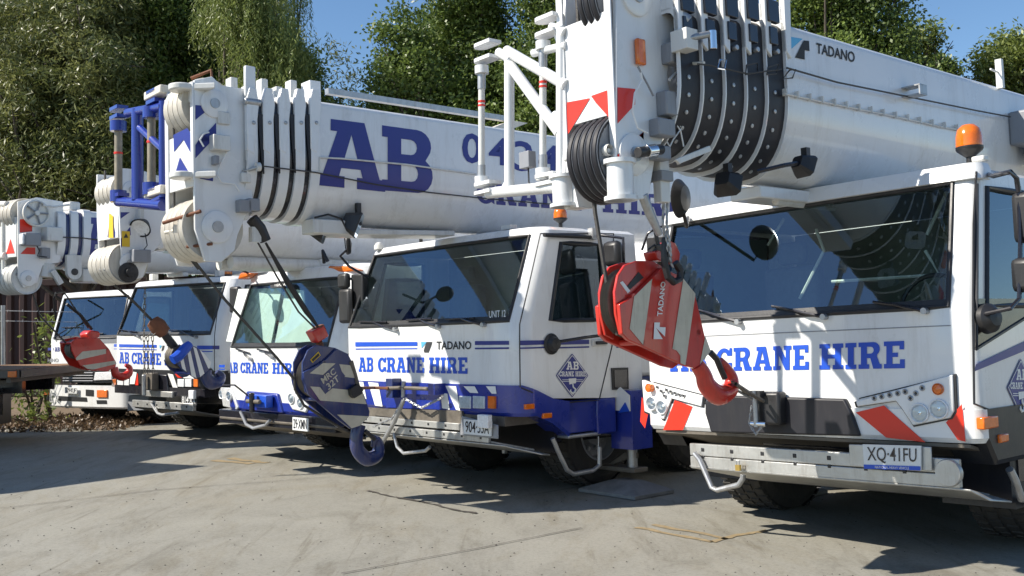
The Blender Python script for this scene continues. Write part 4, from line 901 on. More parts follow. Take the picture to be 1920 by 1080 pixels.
# near mirrors
mb = MB(fr); q = .3; Q = lambda u, v: np.array(ss(u, v, q))
mb.tube([np.array(ss(1112, 440, .03)), Q(1122, 452), Q(1123, 500), Q(1128, 580), Q(1128, 612), Q(1118, 625), np.array(ss(1075, 633, .15)), np.array(ss(1035, 642, .03))], .014, 'blackp', 8); mb.link('mirror_arm', RB)
for (u, v), hh, wd in (((1106, 480), .11, .1), ((1112, 562), .2, .11)):
    c = Q(u, v); mb = MB(fr); mb.box(c+[-wd*1.2, -.04, -hh], c+[wd*.7, .045, hh], 'black'); mb.link('mirror', RB, bevel=.045)
mb = MB(fr); c = np.array(ss(1033, 645, .02)); mb.lathe(c, (1, 0, 0), [(.001, .06), (.05, .05), (.065, .0), (.09, -.01)], 'black', 20); mb.link('mirror_mount', RB)
# far mirrors: round one on a curved arm plus a tall one
mb = MB(fr); c = np.array(fr.fy(650, 458, -.35)); mb.lathe(c, (-.45, -.85, -.1), [(.001, .01), (.095, .005)], 'chrome', 28); mb.lathe(c, (-.45, -.85, -.1), [(.097, .012), (.103, .0), (.09, -.03), (.001, -.05)], 'black', 28)
mb.tube([c+[0, .04, -.02], np.array(fr.fy(638, 480, -.32)), np.array(fr.fy(655, 500, -.25)), np.array(fr.fy(690, 520, -.02))], .013, 'blackp', 8); mb.link('round_mirror', RB)
mb = MB(fr); c = np.array(fr.fy(649, 570, .1)); mb.box(c+[-.12, -.03, -.2], c+[.1, .04, .16], 'black'); mb.link('mirror', RB, bevel=.045)
mb = MB(fr); c = np.array(fr.fy(645, 525, .1)); mb.box(c+[-.1, -.03, -.09], c+[.08, .04, .07], 'black'); mb.link('mirror', RB, bevel=.03)
beacon(RB, fr, (1.15, .75, 2.36), .06, .13, True); beacon(RB, fr, (-.55, .45, 2.36), .06, .14, False)
mb = MB(fr); mb.lathe((-1.15, .35, 2.33), (0, 0, 1), [(.05, 0), (.05, .04), (.03, .07), (.001, .08)], 'white2'); mb.box((.72, .42, 2.36), (.85, .5, 2.4), 'white2'); mb.link('roof_marker', RB)
# engine cover aft of the cab, exhaust-side panels
mb = MB(fr); mb.box((-1.3, 1.56, 1.0), (1.3, 3.4, 1.9), 'white'); mb.link('engine_cover', RB, bevel=.04)
mb = MB(fr); mb.tube([ss(1196, 470, .05), ss(1196, 440, .12), ss(1203, 430, .2), ss(1215, 428, .24)], .012, 'blackp', 8); c = np.array(ss(1203, 475, .2)); mb.box(c+[-.1, -.04, -.1], c+[.1, .04, .13], 'black'); mb.link('rear_mirror', RB, bevel=.03)
# catwalk and tray
mb = MB(fr); mb.box((-1.25, 0, .66), (1.2, .5, .74), 'grime'); mb.box((-1.2, .5, .4), (1.25, .54, .74), 'mblack'); mb.link('under_tray', RB)  # second box is a black skirt added to darken the gap below
mb = MB(fr); y0 = -.04
mb.box((-.98, y0, .6), (1.05, y0+.03, .66), 'alu'); mb.box((-.98, y0-.02, .52), (1.05, y0+.01, .585), 'alu')
mb.prism([(-1.0, y0-.02, .515), (1.25, y0-.02, .515), (1.42, y0+.25, .43), (1.3, y0+.45, .40), (-.8, y0+.4, .42)], (0, 0, -.012), 'alu')
for x in np.linspace(-.85, .95, 8): mb.box((x-.015, y0-.003, .62), (x+.015, y0+.01, .645), 'black'); mb.box((x-.014, y0-.023, .545), (x+.014, y0, .57), 'black')
for x in np.linspace(-.6, 1.0, 6): mb.prism([(x, y0+.02, .514), (x+.03, y0+.02, .514), (x+.16, y0+.4, .42), (x+.13, y0+.4, .42)], (0, 0, .02), 'alu')
mb.link('catwalk', RB, bevel=.005)
mb = MB(fr); pxtube(mb, [(738, 812), (745, 838), (757, 850), (798, 845), (806, 838)], SY(fr, -.06, 0), .016, 'steel'); mb.link('step_loop', RB)
mb = MB(fr); pxtube(mb, [(1036, 822), (1048, 850), (1063, 881), (1075, 889), (1112, 882), (1124, 872), (1124, 838)], SX(fr, 1.39, 0), .02, 'steel'); mb.cyl(ss(1122, 840, 0), ss(1122, 818, 0), .006, 'steel'); mb.link('step_loop', RB)
plate_board(RB, fr, [(870, 813.5), (921, 818), (922, 790), (870, 786)], SY(fr, -.09), '904·53A')
mb = MB(fr); pxprism(mb, [(862, 816), (934, 823), (934, 797), (866, 780)], SY(fr, -.07), (0, .012, 0), 'grey'); c = np.array(fr.fy(908, 790, -.13)); mb.box(c+[-.07, -.02, -.055], c+[.07, .03, .055], 'refl'); mb.link('fog_lamp', RB, bevel=.006)
mb = MB(fr)
for a, b in (((725, 728), (752, 727)), ((752, 727), (800, 729)), ((800, 729), (818, 729))): mb.cyl(fr.fy(*a, -.1), fr.fy(*b, -.1), .018, 'grime', seg=10)
mb.cyl(fr.fy(757, 715, -.1), fr.fy(756, 745, -.1), .02, 'steel'); mb.box(np.array(fr.fy(812, 730, -.1))-[.05, .02, .05], np.array(fr.fy(812, 730, -.1))+[.05, .12, .05], 'blue'); mb.box(np.array(fr.fy(730, 728, -.1))-[.06, 0, .09], np.array(fr.fy(730, 728, -.1))+[.05, .12, .09], 'navy'); mb.link('tow_hitch', RB, bevel=.004)
chassis(RB, fr, 1.375, 'navy', upper='white', axles=(1.3, 2.7, 6.2, 7.6), steer=.1, track=.84)
mb = MB(fr); mb.box((-.95, .6, .45), (1.0, 9, .7), 'blackp'); mb.link('underbody_sun_block', RB)  # black box added to block the sun reaching under this crane
mb = MB(fr); mb.box((-1.3, 1.16, .46), (-1.08, 3.2, 1.0), 'navy'); mb.box((1.08, 1.16, .5), (1.3, 3.2, 1.0), 'navy'); mb.link('fender_box', RB, bevel=.02)
# front outrigger leg with float on the near side and a smaller one beyond
def outrigger(R, fr, x, y, k='blue', top=.9, zf=.14):
    mb = MB(fr); mb.box((x-.5 if x > 0 else x+.5, y-.12, .62), (x, y+.12, .88), k); mb.box((x-.13, y-.13, .38), (x+.13, y+.13, top), k); mb.prism([(x-.1, y-.135, .72), (x+.12, y-.135, .72), (x+.12, y-.135, .86), (x+.01, y-.135, .93), (x-.1, y-.135, .86)], (0, -.01, 0), 'vwhite'); mb.prism([(x-.02, y-.147, .70), (x+.12, y-.147, .72), (x+.07, y-.147, .80)], (0, -.003, 0), 'vblue'); mb.link('outrigger_leg', R, bevel=.012)
    mb = MB(fr); mb.cyl((x, y, .2), (x, y, .5), .045, 'steel'); mb.box((x-.35, y-.09, .17), (x+.1, y+.09, .21), 'grime'); mb.prism([(x-.32, y, .2), (x-.1, y, .33), (x+.05, y, .34), (x+.05, y, .29), (x-.08, y, .27), (x-.26, y, .2)], (0, .03, 0), 'grime'); mb.link('outrigger_foot', R, bevel=.006)
p = FB.fx(1215, 925, 1.3); outrigger(RB, fr, 1.42, 1.3)
p = FB.fy(915, 890, 1.0)
mb = MB(fr); mb.box((-.45, 1.25, .4), (.1, 1.5, .72), 'blue'); mb.cyl((-.35, 1.3, .2), (-.35, 1.3, .45), .03, 'steel'); mb.link('outrigger_beam', RB, bevel=.01)
# boom B
BB = Boom(RB, fr, .36, 3.40, 2.40, -1.3, n=4, dy=.135, shr=.018, kgap='blackp', lipt=.085, lipout=.014)
bs = BB.sf
mb = MB(fr)
text(mb, 'A', [(592, 347), (722, 360), (722, 236), (596, 220)], bs, 'vnavy_shade'); text(mb, 'B', [(716, 357), (811, 364), (811, 248), (716, 235)], bs, 'vnavy_shade')
for ch, a, b, v0, v1 in (('0', 866, 903, 305, 248), ('4', 916, 952, 308, 256), ('3', 964, 998, 320, 263), ('4', 1009, 1048, 322, 270), ('1', 1062, 1080, 326, 274), ('8', 1092, 1128, 330, 278)):
    text(mb, ch, [(a, v0), (b, v0+3), (b, v1+4), (a, v1)], bs, 'vnavy_shade', 'bold')
words(mb, 'CRANE HIRE', [(893, 1090), (1130, 1290)], (893, 381), (1290, 409), (1290, 368), (893, 343), bs, 'vnavy_shade')
mb.link('lettering', RB)
mb = MB(fr); mb.tube([bs(u, v, .02) for u, v in ((490, 312), (590, 324), (700, 346), (800, 361), (900, 372), (1040, 384))], .006, 'rope', 6)
mb.tube([bs(u, v, .02) for u, v in ((597, 322), (597, 296), (640, 298), (760, 309), (890, 327))], .008, 'white2', 6); mb.link('cable_run', RB)
mb = MB(fr); mb.box((.1, -1.0, 3.52), (.16, 1.0, 3.57), 'steel'); mb.box((.05, -1.2, 3.4), (.2, -1.1, 3.6), 'white'); mb.prism([(.0, .75, 3.4), (.2, .75, 3.4), (.2, 1.05, 3.52), (.0, 1.05, 3.52)], (0, .2, 0), 'cream'); mb.link('top_rail', RB)
mb = MB(fr)
mb.box((.1, -1.25, 2.3), (.3, -.9, 2.42), 'white2'); mb.prism([(-.15, -.9, 2.36), (.2, -.9, 2.36), (.2, .3, 2.4), (-.15, .3, 2.4)], (0, 0, -.05), 'white2'); mb.link('boom_foot_beam', RB, bevel=.01)
worklight(RB, fr, fr.fx(672, 423, .3), .12, (.6, .8, -.4)); worklight(RB, fr, fr.fx(608, 437, .1), .1, (.6, .8, -.3))
mb = MB(fr); mb.tube([fr.fx(*q, .3) for q in ((590, 408), (615, 402), (640, 410), (650, 432), (665, 425))], .009, 'black', 6); mb.link('light_cable', RB)
# collar fins and the black slots between collars
for k in range(5):
    hk, tk, bk = BB.sec(k); y = BB.y0-BB.dy*k; mb = MB(fr)
    for sg in (1, -1):
        mb.prism([(sg*(hk+.018), y-.005, tk-.42), (sg*(hk+.018), y-.005, tk-.02), (sg*(hk+.018), y+.02, tk+.08), (sg*(hk+.018), y+.08, tk+.08), (sg*(hk+.018), y+.1, tk-.05), (sg*(hk+.018), y+.05, tk-.45)], (-sg*.05, 0, 0), 'white')
        mb.cyl((sg*hk, y+.05, tk-.2), (sg*(hk+.03), y+.05, tk-.2), .016, 'steel', seg=8)
        if k > 0: mb.prism([(sg*(hk+.005), y+.088, tk-.12), (sg*(hk+.005), y+.14, tk-.12), (sg*(hk+.005), y+.14, tk-.6), (sg*(hk+.005), y+.125, tk-.6)], (sg*.012, 0, 0), 'mblack')
    mb.box((-.05, y+.0, tk+.0), (.05, y+.06, tk+(.16 if k % 2 else .22)), 'white2'); mb.link('wear_pad_bracket', RB, bevel=.012)
mb = MB(fr); p = np.array(fr.fx(468, 150, .3)); mb.box(p+[-.02, -.045, -.14], p+[.02, .045, .11], 'white'); mb.cyl(p+[.02, -.06, -.18], p+[.02, .08, -.18], .03, 'steel'); mb.link('anchor_lug', RB, bevel=.01)
# head B
hx = .27; yf = fr.fx(364, 200, hx)[1]
head(RB, fr, hx, [(364, 150), (398, 143), (415, 160), (470, 168), (472, 300), (474, 375), (446, 440), (440, 470), (415, 492), (385, 490), (366, 430), (364, 320)], yf, [(2.62, 3.05), (3.28, 3.42)], [(yf+.16, 3.27, .22, 4, .09, 'cream'), (yf+.17, 2.31, .25, 5, .085, 'cream')], 'white')
sx = SX(fr, hx); sy = SY(fr, yf)
mb = MB(fr)
patch(mb, [(366, 197), (397, 200), (366, 225)], sx, 'vnavy_shade'); patch(mb, [(366, 297), (405, 255), (405, 230), (366, 272)], sx, 'vnavy_shade'); patch(mb, [(374, 335), (399, 320), (399, 340)], sx, 'vnavy_shade'); patch(mb, [(366, 272), (392, 262), (380, 250)], sx, 'vnavy_shade')
patch(mb, [(326, 253), (352, 240), (360, 252), (360, 290), (345, 262), (327, 285)], sy, 'vnavy_shade'); patch(mb, [(328, 330), (338, 295), (354, 322)], sy, 'vnavy_shade'); mb.link('warning_marking', RB)
mb = MB(fr); mb.box((-hx, yf-.012, 2.42), (-hx+.06, yf, 3.38), 'white'); mb.box((hx-.05, yf-.012, 2.66), (hx, yf, 3.42), 'white'); mb.link('head_edge', RB, bevel=.003)
mb = MB(fr)
for z in (3.36, 2.68): 
    mb.prism([(hx*.6+math.cos(a)*.1, yf-.05+math.sin(a)*.1, z) for a in np.linspace(math.pi*.9, math.pi*2.1, 10)]+[(hx+.12, yf+.12, z), (hx*.3, yf+.12, z)], (0, 0, .05), 'white2')
mb.link('jib_pin_lug', RB, bevel=.01)
mb = MB(fr)
for u, v, a, b, c in ((408, 270, .07, .06, .06), (418, 222, .05, .05, .02), (400, 302, .02, .035, .05), (458, 334, .04, .04, .03), (452, 388, .05, .05, .06), (468, 386, .05, .05, .06)):
    p = np.array(fr.fx(u, v, hx)); mb.box(p+[0, -a, -b], p+[c*1.4, a, b], 'white2' if v < 350 and u != 400 else 'grey')
mb.link('junction_box', RB, bevel=.008)
mb = MB(fr)
for pts, k in (([(425, 285), (412, 310), (408, 330), (416, 342), (440, 345), (450, 360)], 'vwhite'), ([(382, 275), (375, 262), (382, 250), (392, 248)], 'vwhite'), ([(465, 205), (475, 215), (462, 235), (462, 300)], 'white2'), ([(482, 205), (475, 225), (466, 240)], 'white2')): mb.tube([fr.fx(u, v, hx+.03) for u, v in pts], .007, k, 6)
mb.cyl(fr.fx(455, 322, hx), fr.fx(487, 313, hx+.12), .014, 'steel'); mb.cyl(np.array(fr.fx(480, 313, hx+.1)), np.array(fr.fx(487, 313, hx+.1)), .035, 'white2'); mb.link('cable', RB)
mb = MB(fr); mb.cyl(fr.fx(306, 418, .0), fr.fx(376, 396, hx+.03), .014, 'rust'); mb.cyl(fr.fx(310, 436, -.1), fr.fx(354, 427, .15), .014, 'cream'); mb.cyl(fr.fx(350, 463, .15), fr.fx(398, 457, hx+.02), .012, 'rust'); mb.tube([fr.fx(358, 147, .1), fr.fx(396, 132, .2), fr.fx(398, 155, .25)], .014, 'rust', 8); mb.link('rope_retainer', RB)
mb = MB(fr); mb.tube([fr.fx(472, 410, .2), fr.fx(487, 428, .2), fr.fx(498, 452, .2)], [.05, .05, .045], 'black', 12); mb.box(np.array(fr.fx(478, 440, .2))-[.03, .04, .06], np.array(fr.fx(478, 440, .2))+[.03, .04, .06], 'white2'); mb.link('hoist_limit_switch', RB)
# blue jib connection frame
mb = MB(fr); S = SY(fr, yf, 0)
def ear2(u, v, k, w_=.2):
    p = np.array(S(u, v)); mb.prism([p+[math.cos(a)*w_*.5, math.sin(a)*w_*.5, 0] for a in np.linspace(math.pi*.5, math.pi*1.5, 8)]+[p+[w_*1.8, -.05, 0], p+[w_*1.8, .05, 0]], (0, 0, .03), k)
for u, v in ((216, 210), (216, 226), (285, 180), (285, 198), (218, 372), (285, 362)): ear2(u, v, 'blue', .1)
for a, b, r in (((258, 205), (258, 375), .05), ((306, 190), (306, 370), .034), ((240, 212), (306, 200), .04), ((262, 240), (306, 280), .03), ((222, 378), (306, 385), .045), ((280, 385), (306, 370), .035)): mb.cyl(S(*a), S(*b), r, 'blue')
mb.link('jib_frame', RB)
mb = MB(fr)
for u, v in ((298, 175), (298, 360)): p = np.array(S(u, v)); mb.box(p+[-.2, -.05, -.03], p+[.15, .05, .04], 'cream')
mb.link('jib_lug', RB, bevel=.01)
for u, v0, v1 in ((222, 240, 366), (284, 215, 352)):
    mb = MB(fr); a, b = np.array(S(u, v0)), np.array(S(u, v1)); d = b-a; mb.cyl(a, b, .034, 'rodtan'); mb.cyl(a+d*.36, a+d*.39, .038, 'vred'); mb.cyl(a+[0, 0, .06], a+[0, 0, -.03], .07, 'blue'); mb.cyl(b+[0, 0, .04], b-[0, 0, .06], .07, 'blue'); mb.link('hinge_rod', RB)
mb = MB(fr)
mb.tube([fr.fx(325, 165, -.15), fr.fx(327, 420, -.15), fr.fx(345, 470, -.12), fr.fx(372, 505, -.05)], .01, 'rope', 8)
mb.tube([fr.fx(355, 478, -.05), fr.fx(420, 560, -.03), fr.fx(520, 672, 0), fr.fx(552, 712, .02)], .012, 'rope', 8)
mb.tube([fr.fx(478, 445, .1), fr.fx(520, 520, .08), fr.fx(560, 585, .05), fr.fx(590, 615, .03)], .008, 'rope', 8)
mb.tube([fr.fx(498, 455, .1), fr.fx(540, 530, .08), fr.fx(575, 585, .05), fr.fx(600, 618, .03)], [.01, .026, .024, .008], 'black', 8)
mb.link('hoist_rope', RB)
mb = MB(fr); mb.tube([fr.fy(716, 832, -.1), fr.fy(740, 790, -.12), fr.fy(757, 750, -.12)], .02, 'steel', 8); mb.tube([fr.fx(662, 728, .05), fr.fy(700, 727, -.2), fr.fy(728, 728, -.12)], .014, 'rust', 8)
chain(mb, [fr.fy(757, 748, -.12), fr.fy(735, 785, -.13), fr.fy(700, 800, -.2)], .006, 'steel', .03); chain(mb, [fr.fy(760, 748, -.11), fr.fy(790, 765, -.1), fr.fy(830, 745, -.08)], .006, 'steel', .03); mb.link('tie_down_sling', RB)

# ================================================================ CRANE C (rounded cab, curtained windscreen)
fr = FC
RC = crane_root(FC, 'white crane with a rounded cab, pale curtained windscreen and blue tow hitch, third from right')
CC = Cab(FC, 1.3, r=.36, zb=.66, gl=-1.0, gr=.93, belt=1.32, top=2.07, wtop=2.03, roof=2.2, rake=.26, w0=.5, w1=1.15, Ly=1.6, bow=.06, zbs=lambda y: .66+.1*min(1, max(0, y-.3)))
CC.hull(RC); sf = CC.sf; ss = CC.ss
mb = MB(fr)
mb.prism([fr.fy(u, v, .36) for u, v in ((447, 542), (528, 540), (508, 644), (424, 640))], (0, .02, 0), 'curtain'); mb.prism([fr.fy(u, v, .36) for u, v in ((536, 540), (570, 545), (572, 580), (590, 612), (586, 640), (515, 645))], (0, .02, 0), 'curtain'); mb.link('sun_curtain', RC)
mb = MB(fr); strip(mb, ((506, 527.5), (532, 526)), ((507, 540), (533, 539)), lambda u, v: sf(u, v, .0), 'black', 4); text(mb, 'TEREX', [(514, 537), (536, 536), (536, 528), (514, 529)], lambda u, v: sf(u, v, .003), 'vwhite', 'mid')
strip(mb, ((411, 684), (422, 684)), ((411, 689), (422, 689)), sf, 'vblue', 3); strip(mb, ((411, 691.5), (422, 691.5)), ((411, 693.5), (422, 693.5)), sf, 'vblue', 3)
words(mb, 'AB CRANE HIRE', [(427, 446), (451, 503), (511, 562)], (427, 699), (562, 702), (562, 681), (427, 679), sf, 'vblue'); mb.link('lettering', RC)
CC.ring('bumper', RC, lambda x, y: .58, lambda x, y: .70, lambda x, y: 'blue', out=.01, yend=.5)
mb = MB(fr); pxprism(mb, [(452, 768), (462, 733), (520, 738), (530, 775)], SY(fr, -.03), (0, .05, 0), 'blue'); mb.link('hitch_housing', RC, bevel=.02)
mb = MB(fr); c = np.array(fr.fy(487, 752, -.1)); mb.box(c+[-.2, -.04, -.07], c+[.2, .05, .07], 'vblue'); mb.cyl(c+[0, -.1, -.12], c+[0, -.1, .1], .03, 'blackp'); mb.cyl(c+[-.14, -.08, 0], c+[.14, -.08, 0], .025, 'grime'); mb.link('tow_hitch', RC, bevel=.01)
for px in ([(417, 726), (436, 727), (450, 764), (447, 768), (422, 762)], [(540, 718), (556, 716), (582, 762), (577, 774), (552, 768), (541, 750)]):
    mb = MB(fr); mb.prism([sf(u, v, .03) for u, v in px], (0, .05, 0), 'white'); mb.link('lamp_housing', RC, bevel=.015)
for u, v in ((420, 739), (434, 742), (551, 747), (568, 756)): lamp(RC, fr, np.array(sf(u, v, .036)), (0, -1, 0), .055)
plate_board(RC, fr, [(549, 806), (578, 809), (578, 785), (549, 782)], SY(fr, -.08), '29·XMN')
mb = MB(fr); mb.box((-1.2, -.03, .42), (1.2, .6, .58), 'blackp'); mb.prism([(-1.15, -.05, .5), (1.25, -.05, .5), (1.3, .3, .36), (-1.1, .3, .36)], (0, 0, -.03), 'grime'); mb.link('under_tray', RC, bevel=.01)
mb = MB(fr); pxtube(mb, [(451, 772), (462, 796), (475, 803), (498, 797), (506, 788)], SY(fr, -.08, 0), .018, 'grey'); mb.link('step_loop', RC)
for pv, b0, b1 in (((473, 673), (445, 654), (470, 662)), ((513, 668), (485, 655), (508, 660))): wiper2(RC, fr, CC, pv, b0, b1)
for pts in ([(444, 524), (450, 511), (470, 512), (462, 520)], [(612, 514), (615, 498), (655, 499), (668, 507), (640, 512)]):
    mb = MB(fr); mb.prism([fr.fy(u, v, .22 if pts[0][0] < 500 else .3) for u, v in pts], (0, .2, 0), 'orange'); mb.link('corner_lamp', RC, bevel=.02)
mb = MB(fr); c = np.array(fr.fy(485, 505, .3)); mb.box(c+[-.15, -.06, -.02], c+[.15, .06, .03], 'black'); mb.box(c+[-.07, -.06, .03], c+[.07, .06, .13], 'orange'); mb.link('beacon', RC, bevel=.02)
mb = MB(fr); mb.box((-.3, .5, 2.24), (.2, .9, 2.32), 'white2'); mb.tube([(.5, .35, 2.25), (.55, .3, 2.38), (.6, .33, 2.26)], .02, 'black'); mb.link('roof_fitting', RC, bevel=.02)
mb = MB(fr); c = np.array(ss(648, 545, .25)); mb.box(c+[-.1, -.04, -.2], c+[.1, .04, .16], 'black'); mb.tube([c+[0, 0, .1], np.array(ss(632, 520, .02))], .014, 'black'); mb.link('mirror', RC, bevel=.03)
c = np.array(fr.fy(410, 490, -.2)); mb = MB(fr); mb.lathe(c, (-.5, -.8, .2), [(.001, .01), (.1, .005)], 'chrome', 24); mb.lathe(c, (-.5, -.8, .2), [(.1, .012), (.108, 0), (.09, -.03), (.001, -.04)], 'black', 24); mb.tube([c, np.array(fr.fy(440, 500, 0)), np.array(fr.fy(465, 512, .25))], .013, 'black', 8); mb.link('round_mirror', RC)
chassis(RC, fr, 1.3, 'blackp', upper='white', axles=(1.5, 2.9, 6.2, 7.6), track=.95)
p = fr.fx(1, 1, 0); outrigger(RC, fr, -1.45, 1.2, 'blue')
BC = Boom(RC, fr, .33, 3.14, 2.30, -.95, n=3, dy=.15, shr=.03, kgap='blackp', lipt=.08, lipout=.012)
bs = BC.sf
mb = MB(fr); words(mb, 'AB HIRE', [(655, 727), (760, 858)], (655, 428), (858, 437), (858, 410), (655, 396), bs, 'vnavy_shade'); words(mb, 'CRANE', [(905, 1060)], (905, 438), (1060, 445), (1060, 420), (905, 415), bs, 'vnavy_shade')
patchq(mb, [(345, 425), (420, 428), (395, 400), (345, 398)], bs, 'vnavy_shade', 3); mb.link('lettering', RC)
mb = MB(fr); mb.cyl((.12, -.6, 2.25), (.12, 2.5, 2.25), .07, 'white2', seg=16); mb.cyl((-.12, -.6, 2.25), (-.12, 2.5, 2.25), .07, 'white2', seg=16); mb.link('luffing_cylinder', RC)
hx = .27; yf = fr.fx(223, 330, hx)[1]
head(RC, fr, hx, [(223, 315), (262, 318), (300, 330), (312, 395), (302, 455), (282, 480), (268, 520), (243, 528), (229, 505), (224, 400)], yf, [(2.45, 2.95)], [(yf+.12, 2.93, .17, 4, .1, 'cream'), (yf+.1, 2.2, .2, 5, .1, 'cream')], 'white')
sx = SX(fr, hx); sy = SY(fr, yf)
mb = MB(fr); patch(mb, [(226, 398), (243, 398), (226, 410)], sx, 'vnavy_shade'); patch(mb, [(226, 465), (245, 440), (244, 425), (226, 448)], sx, 'vnavy_shade'); patch(mb, [(202, 445), (208, 400), (216, 435), (216, 445)], sy, 'vnavy_shade'); mb.link('warning_marking', RC)
mb = MB(fr); s2 = SX(fr, hx, .007)
patchq(mb, [(228, 462), (243, 463), (243, 434), (228, 433)], s2, 'yellow', 1); patch(mb, [(231, 446), (235.5, 437), (240, 446)], SX(fr, hx, .009), 'black'); patchq(mb, [(205, 446), (214, 446), (213, 405), (206, 400)], SY(fr, yf, .008), 'yellow', 1); mb.link('warning_sticker', RC)
mb = MB(fr); c = np.array(fr.fx(265, 425, hx+.05)); mb.lathe(c, (.5, -.6, -.6), [(.001, -.08), (.06, -.06), (.1, .02), (.105, .03)], 'black', 24); mb.lathe(c, (.5, -.6, -.6), [(.001, .0), (.09, .025)], 'refl', 24); mb.box(c+[-.02, -.02, .05], c+[.02, .02, .2], 'white2'); mb.link('work_light', RC)
mb = MB(fr); p = np.array(fr.fx(259, 482, hx)); mb.box(p+[0, -.09, -.06], p+[.1, .09, .07], 'grey'); mb.tube([p+[.05, .02, .05], np.array(fr.fx(276, 460, hx+.08)), np.array(fr.fx(272, 437, hx+.05))], .006, 'black', 6); mb.link('junction_box', RC, bevel=.01)
mb = MB(fr); c = np.array(fr.fx(240, 511, hx+.01)); mb.lathe(c, (1, 0, 0), [(.1, 0), (.1, .02), (.07, .03), (.045, .03), (.04, .06), (.001, .065)], 'black', 24); mb.cyl(fr.fx(190, 506, 0), fr.fx(208, 504, .2), .02, 'steel'); mb.link('axle_cap', RC)
mb = MB(fr); mb.tube([fr.fx(197, 320, -.1), fr.fx(198, 495, -.1), fr.fx(215, 530, -.05)], .012, 'rope', 6)
mb.tube([fr.fx(215, 535, 0), fr.fx(250, 565, 0), fr.fx(292, 608, 0)], .014, 'rope', 6); mb.tube([fr.fx(305, 622, 0), fr.fx(320, 642, 0), fr.fx(342, 668, 0)], [.04, .045, .035], 'black', 10)
mb.tube([fr.fx(362, 500, 0), fr.fx(330, 475, 0)], .01, 'rope', 6); mb.link('hoist_rope', RC)
mb = MB(fr); 
for uu in (272, 279, 288): chain(mb, [fr.fx(uu, 540 if uu < 275 else 628, .1), fr.fx(uu-2, 630, .1), fr.fx(uu-1, 700, .08)], .004, 'grime', .05)
mb.link('limit_chain', RC)
mb = MB(fr); mb.tube([fr.fx(408, 722, .05), fr.fy(440, 722, -.3), fr.fy(468, 744, -.1)], .01, 'rope', 6); mb.link('tie_down_sling', RC)

# ================================================================ CRANE D (red and white corner stripes)
fr = FD
RD = crane_root(FD, 'white crane with red and white corner stripes beside its square headlights, fourth from right')
CD = Cab(FD, 1.3, r=.17, zb=.98, gl=-1.12, gr=1.13, belt=1.48, top=2.2, wtop=2.16, roof=2.27, rake=.28, w0=.36, w1=1.05, Ly=1.5, bow=.04)
CD.hull(RD); sf = CD.sf; ss = CD.ss
CD.ring('bumper', RD, lambda x, y: .74, lambda x, y: .98, lambda x, y: 'black', out=.01, yend=.6)
mb = MB(fr); s = lambda u, v: tuple(np.array(sf(u, v, .015)))
patchq(mb, [(326, 727), (335, 728), (326, 702), (316, 700)], s, 'vwhite', 3); patchq(mb, [(335, 708), (344, 708), (338, 699), (328, 699)], s, 'vred', 3); patchq(mb, [(346, 709), (366, 710), (358, 700), (342, 700)], s, 'vwhite', 3)
patchq(mb, [(245, 720), (254, 720), (258, 698), (247, 696)], s, 'vwhite', 3); patchq(mb, [(255, 722), (261, 722), (260, 700), (259, 700)], s, 'vred', 3); mb.link('stripe_marking', RD)
for u0, u1, k in ((335, 347, 'refl'), (349, 361, 'refl'), (365, 373, 'orange'), (222, 233, 'refl'), (235, 244, 'refl'), (212, 219, 'orange')):
    P = [np.array(s(u, v)) for u, v in ((u0, 725), (u1, 725.5), (u1, 711), (u0, 710.5))]; mb = MB(fr); mb.prism([p+[0, -.006, 0] for p in P], (0, .03, 0), k); mb.link('headlight' if k == 'refl' else 'indicator', RD, bevel=.004)
mb = MB(fr)
strip(mb, ((214, 645), (294, 646.5)), ((214, 650.5), (294, 652)), sf, 'vblue'); strip(mb, ((214, 653.5), (294, 655)), ((214, 655), (294, 656.5)), sf, 'vblue')
strip(mb, ((370, 648), (398, 648)), ((370, 655), (398, 655)), sf, 'vblue'); strip(mb, ((370, 658), (398, 658)), ((370, 660), (398, 660)), sf, 'vblue')
patch(mb, [(303, 659), (305, 648), (309, 648), (307, 656)], sf, 'dark'); patch(mb, [(299, 647), (304, 648), (300, 654)], sf, 'lblue'); text(mb, 'TADANO', [(313, 657), (352, 658), (352, 647), (313, 646.5)], sf, 'dark', 'bold')
words(mb, 'AB CRANE HIRE', [(224, 242), (247, 302), (309, 356)], (224, 681), (356, 687), (356, 664), (224, 660), sf, 'vblue')
mb.link('lettering', RD)
mb = MB(fr); strip(mb, ((398, 648), (411, 648)), ((398, 655), (411, 655)), lambda u, v: ss(u, v, .005), 'vnavy_shade', 3); mb.tube([ss(u, v, .002) for u, v in ((402, 700), (402, 630), (412, 540))], .006, 'black', 6); mb.link('door_marking', RD)
for pv, b0, b1 in (((262, 630), (225, 618), (258, 622)), ((370, 632), (320, 619), (360, 620))): wiper2(RD, fr, CD, pv, b0, b1)
mb = MB(fr); pxprism(mb, [(262, 740), (268, 700), (312, 703), (318, 745)], SY(fr, -.03), (0, .05, 0), 'blackp'); c = np.array(fr.fy(282, 715, -.1)); mb.box(c+[-.12, -.05, -.12], c+[.12, .06, .12], 'grime'); mb.cyl(c+[0, -.1, -.2], c+[0, -.1, .1], .03, 'steel'); mb.link('tow_hitch', RD, bevel=.01)
mb = MB(fr); mb.box((-1.15, -.02, .62), (1.1, .5, .74), 'blackp'); mb.link('under_tray', RD)
mb = MB(fr); mb.box((-.35, -.06, .6), (.4, -.02, .68), 'alu'); mb.box((-.55, -.1, .44), (.95, -.05, .54), 'alu'); mb.prism([(-.55, -.06, .44), (.95, -.06, .44), (1.2, .3, .34), (-.4, .3, .34)], (0, 0, -.02), 'grime')
for x in np.linspace(-.4, .8, 6): mb.box((x-.016, -.105, .475), (x+.016, -.09, .505), 'black')
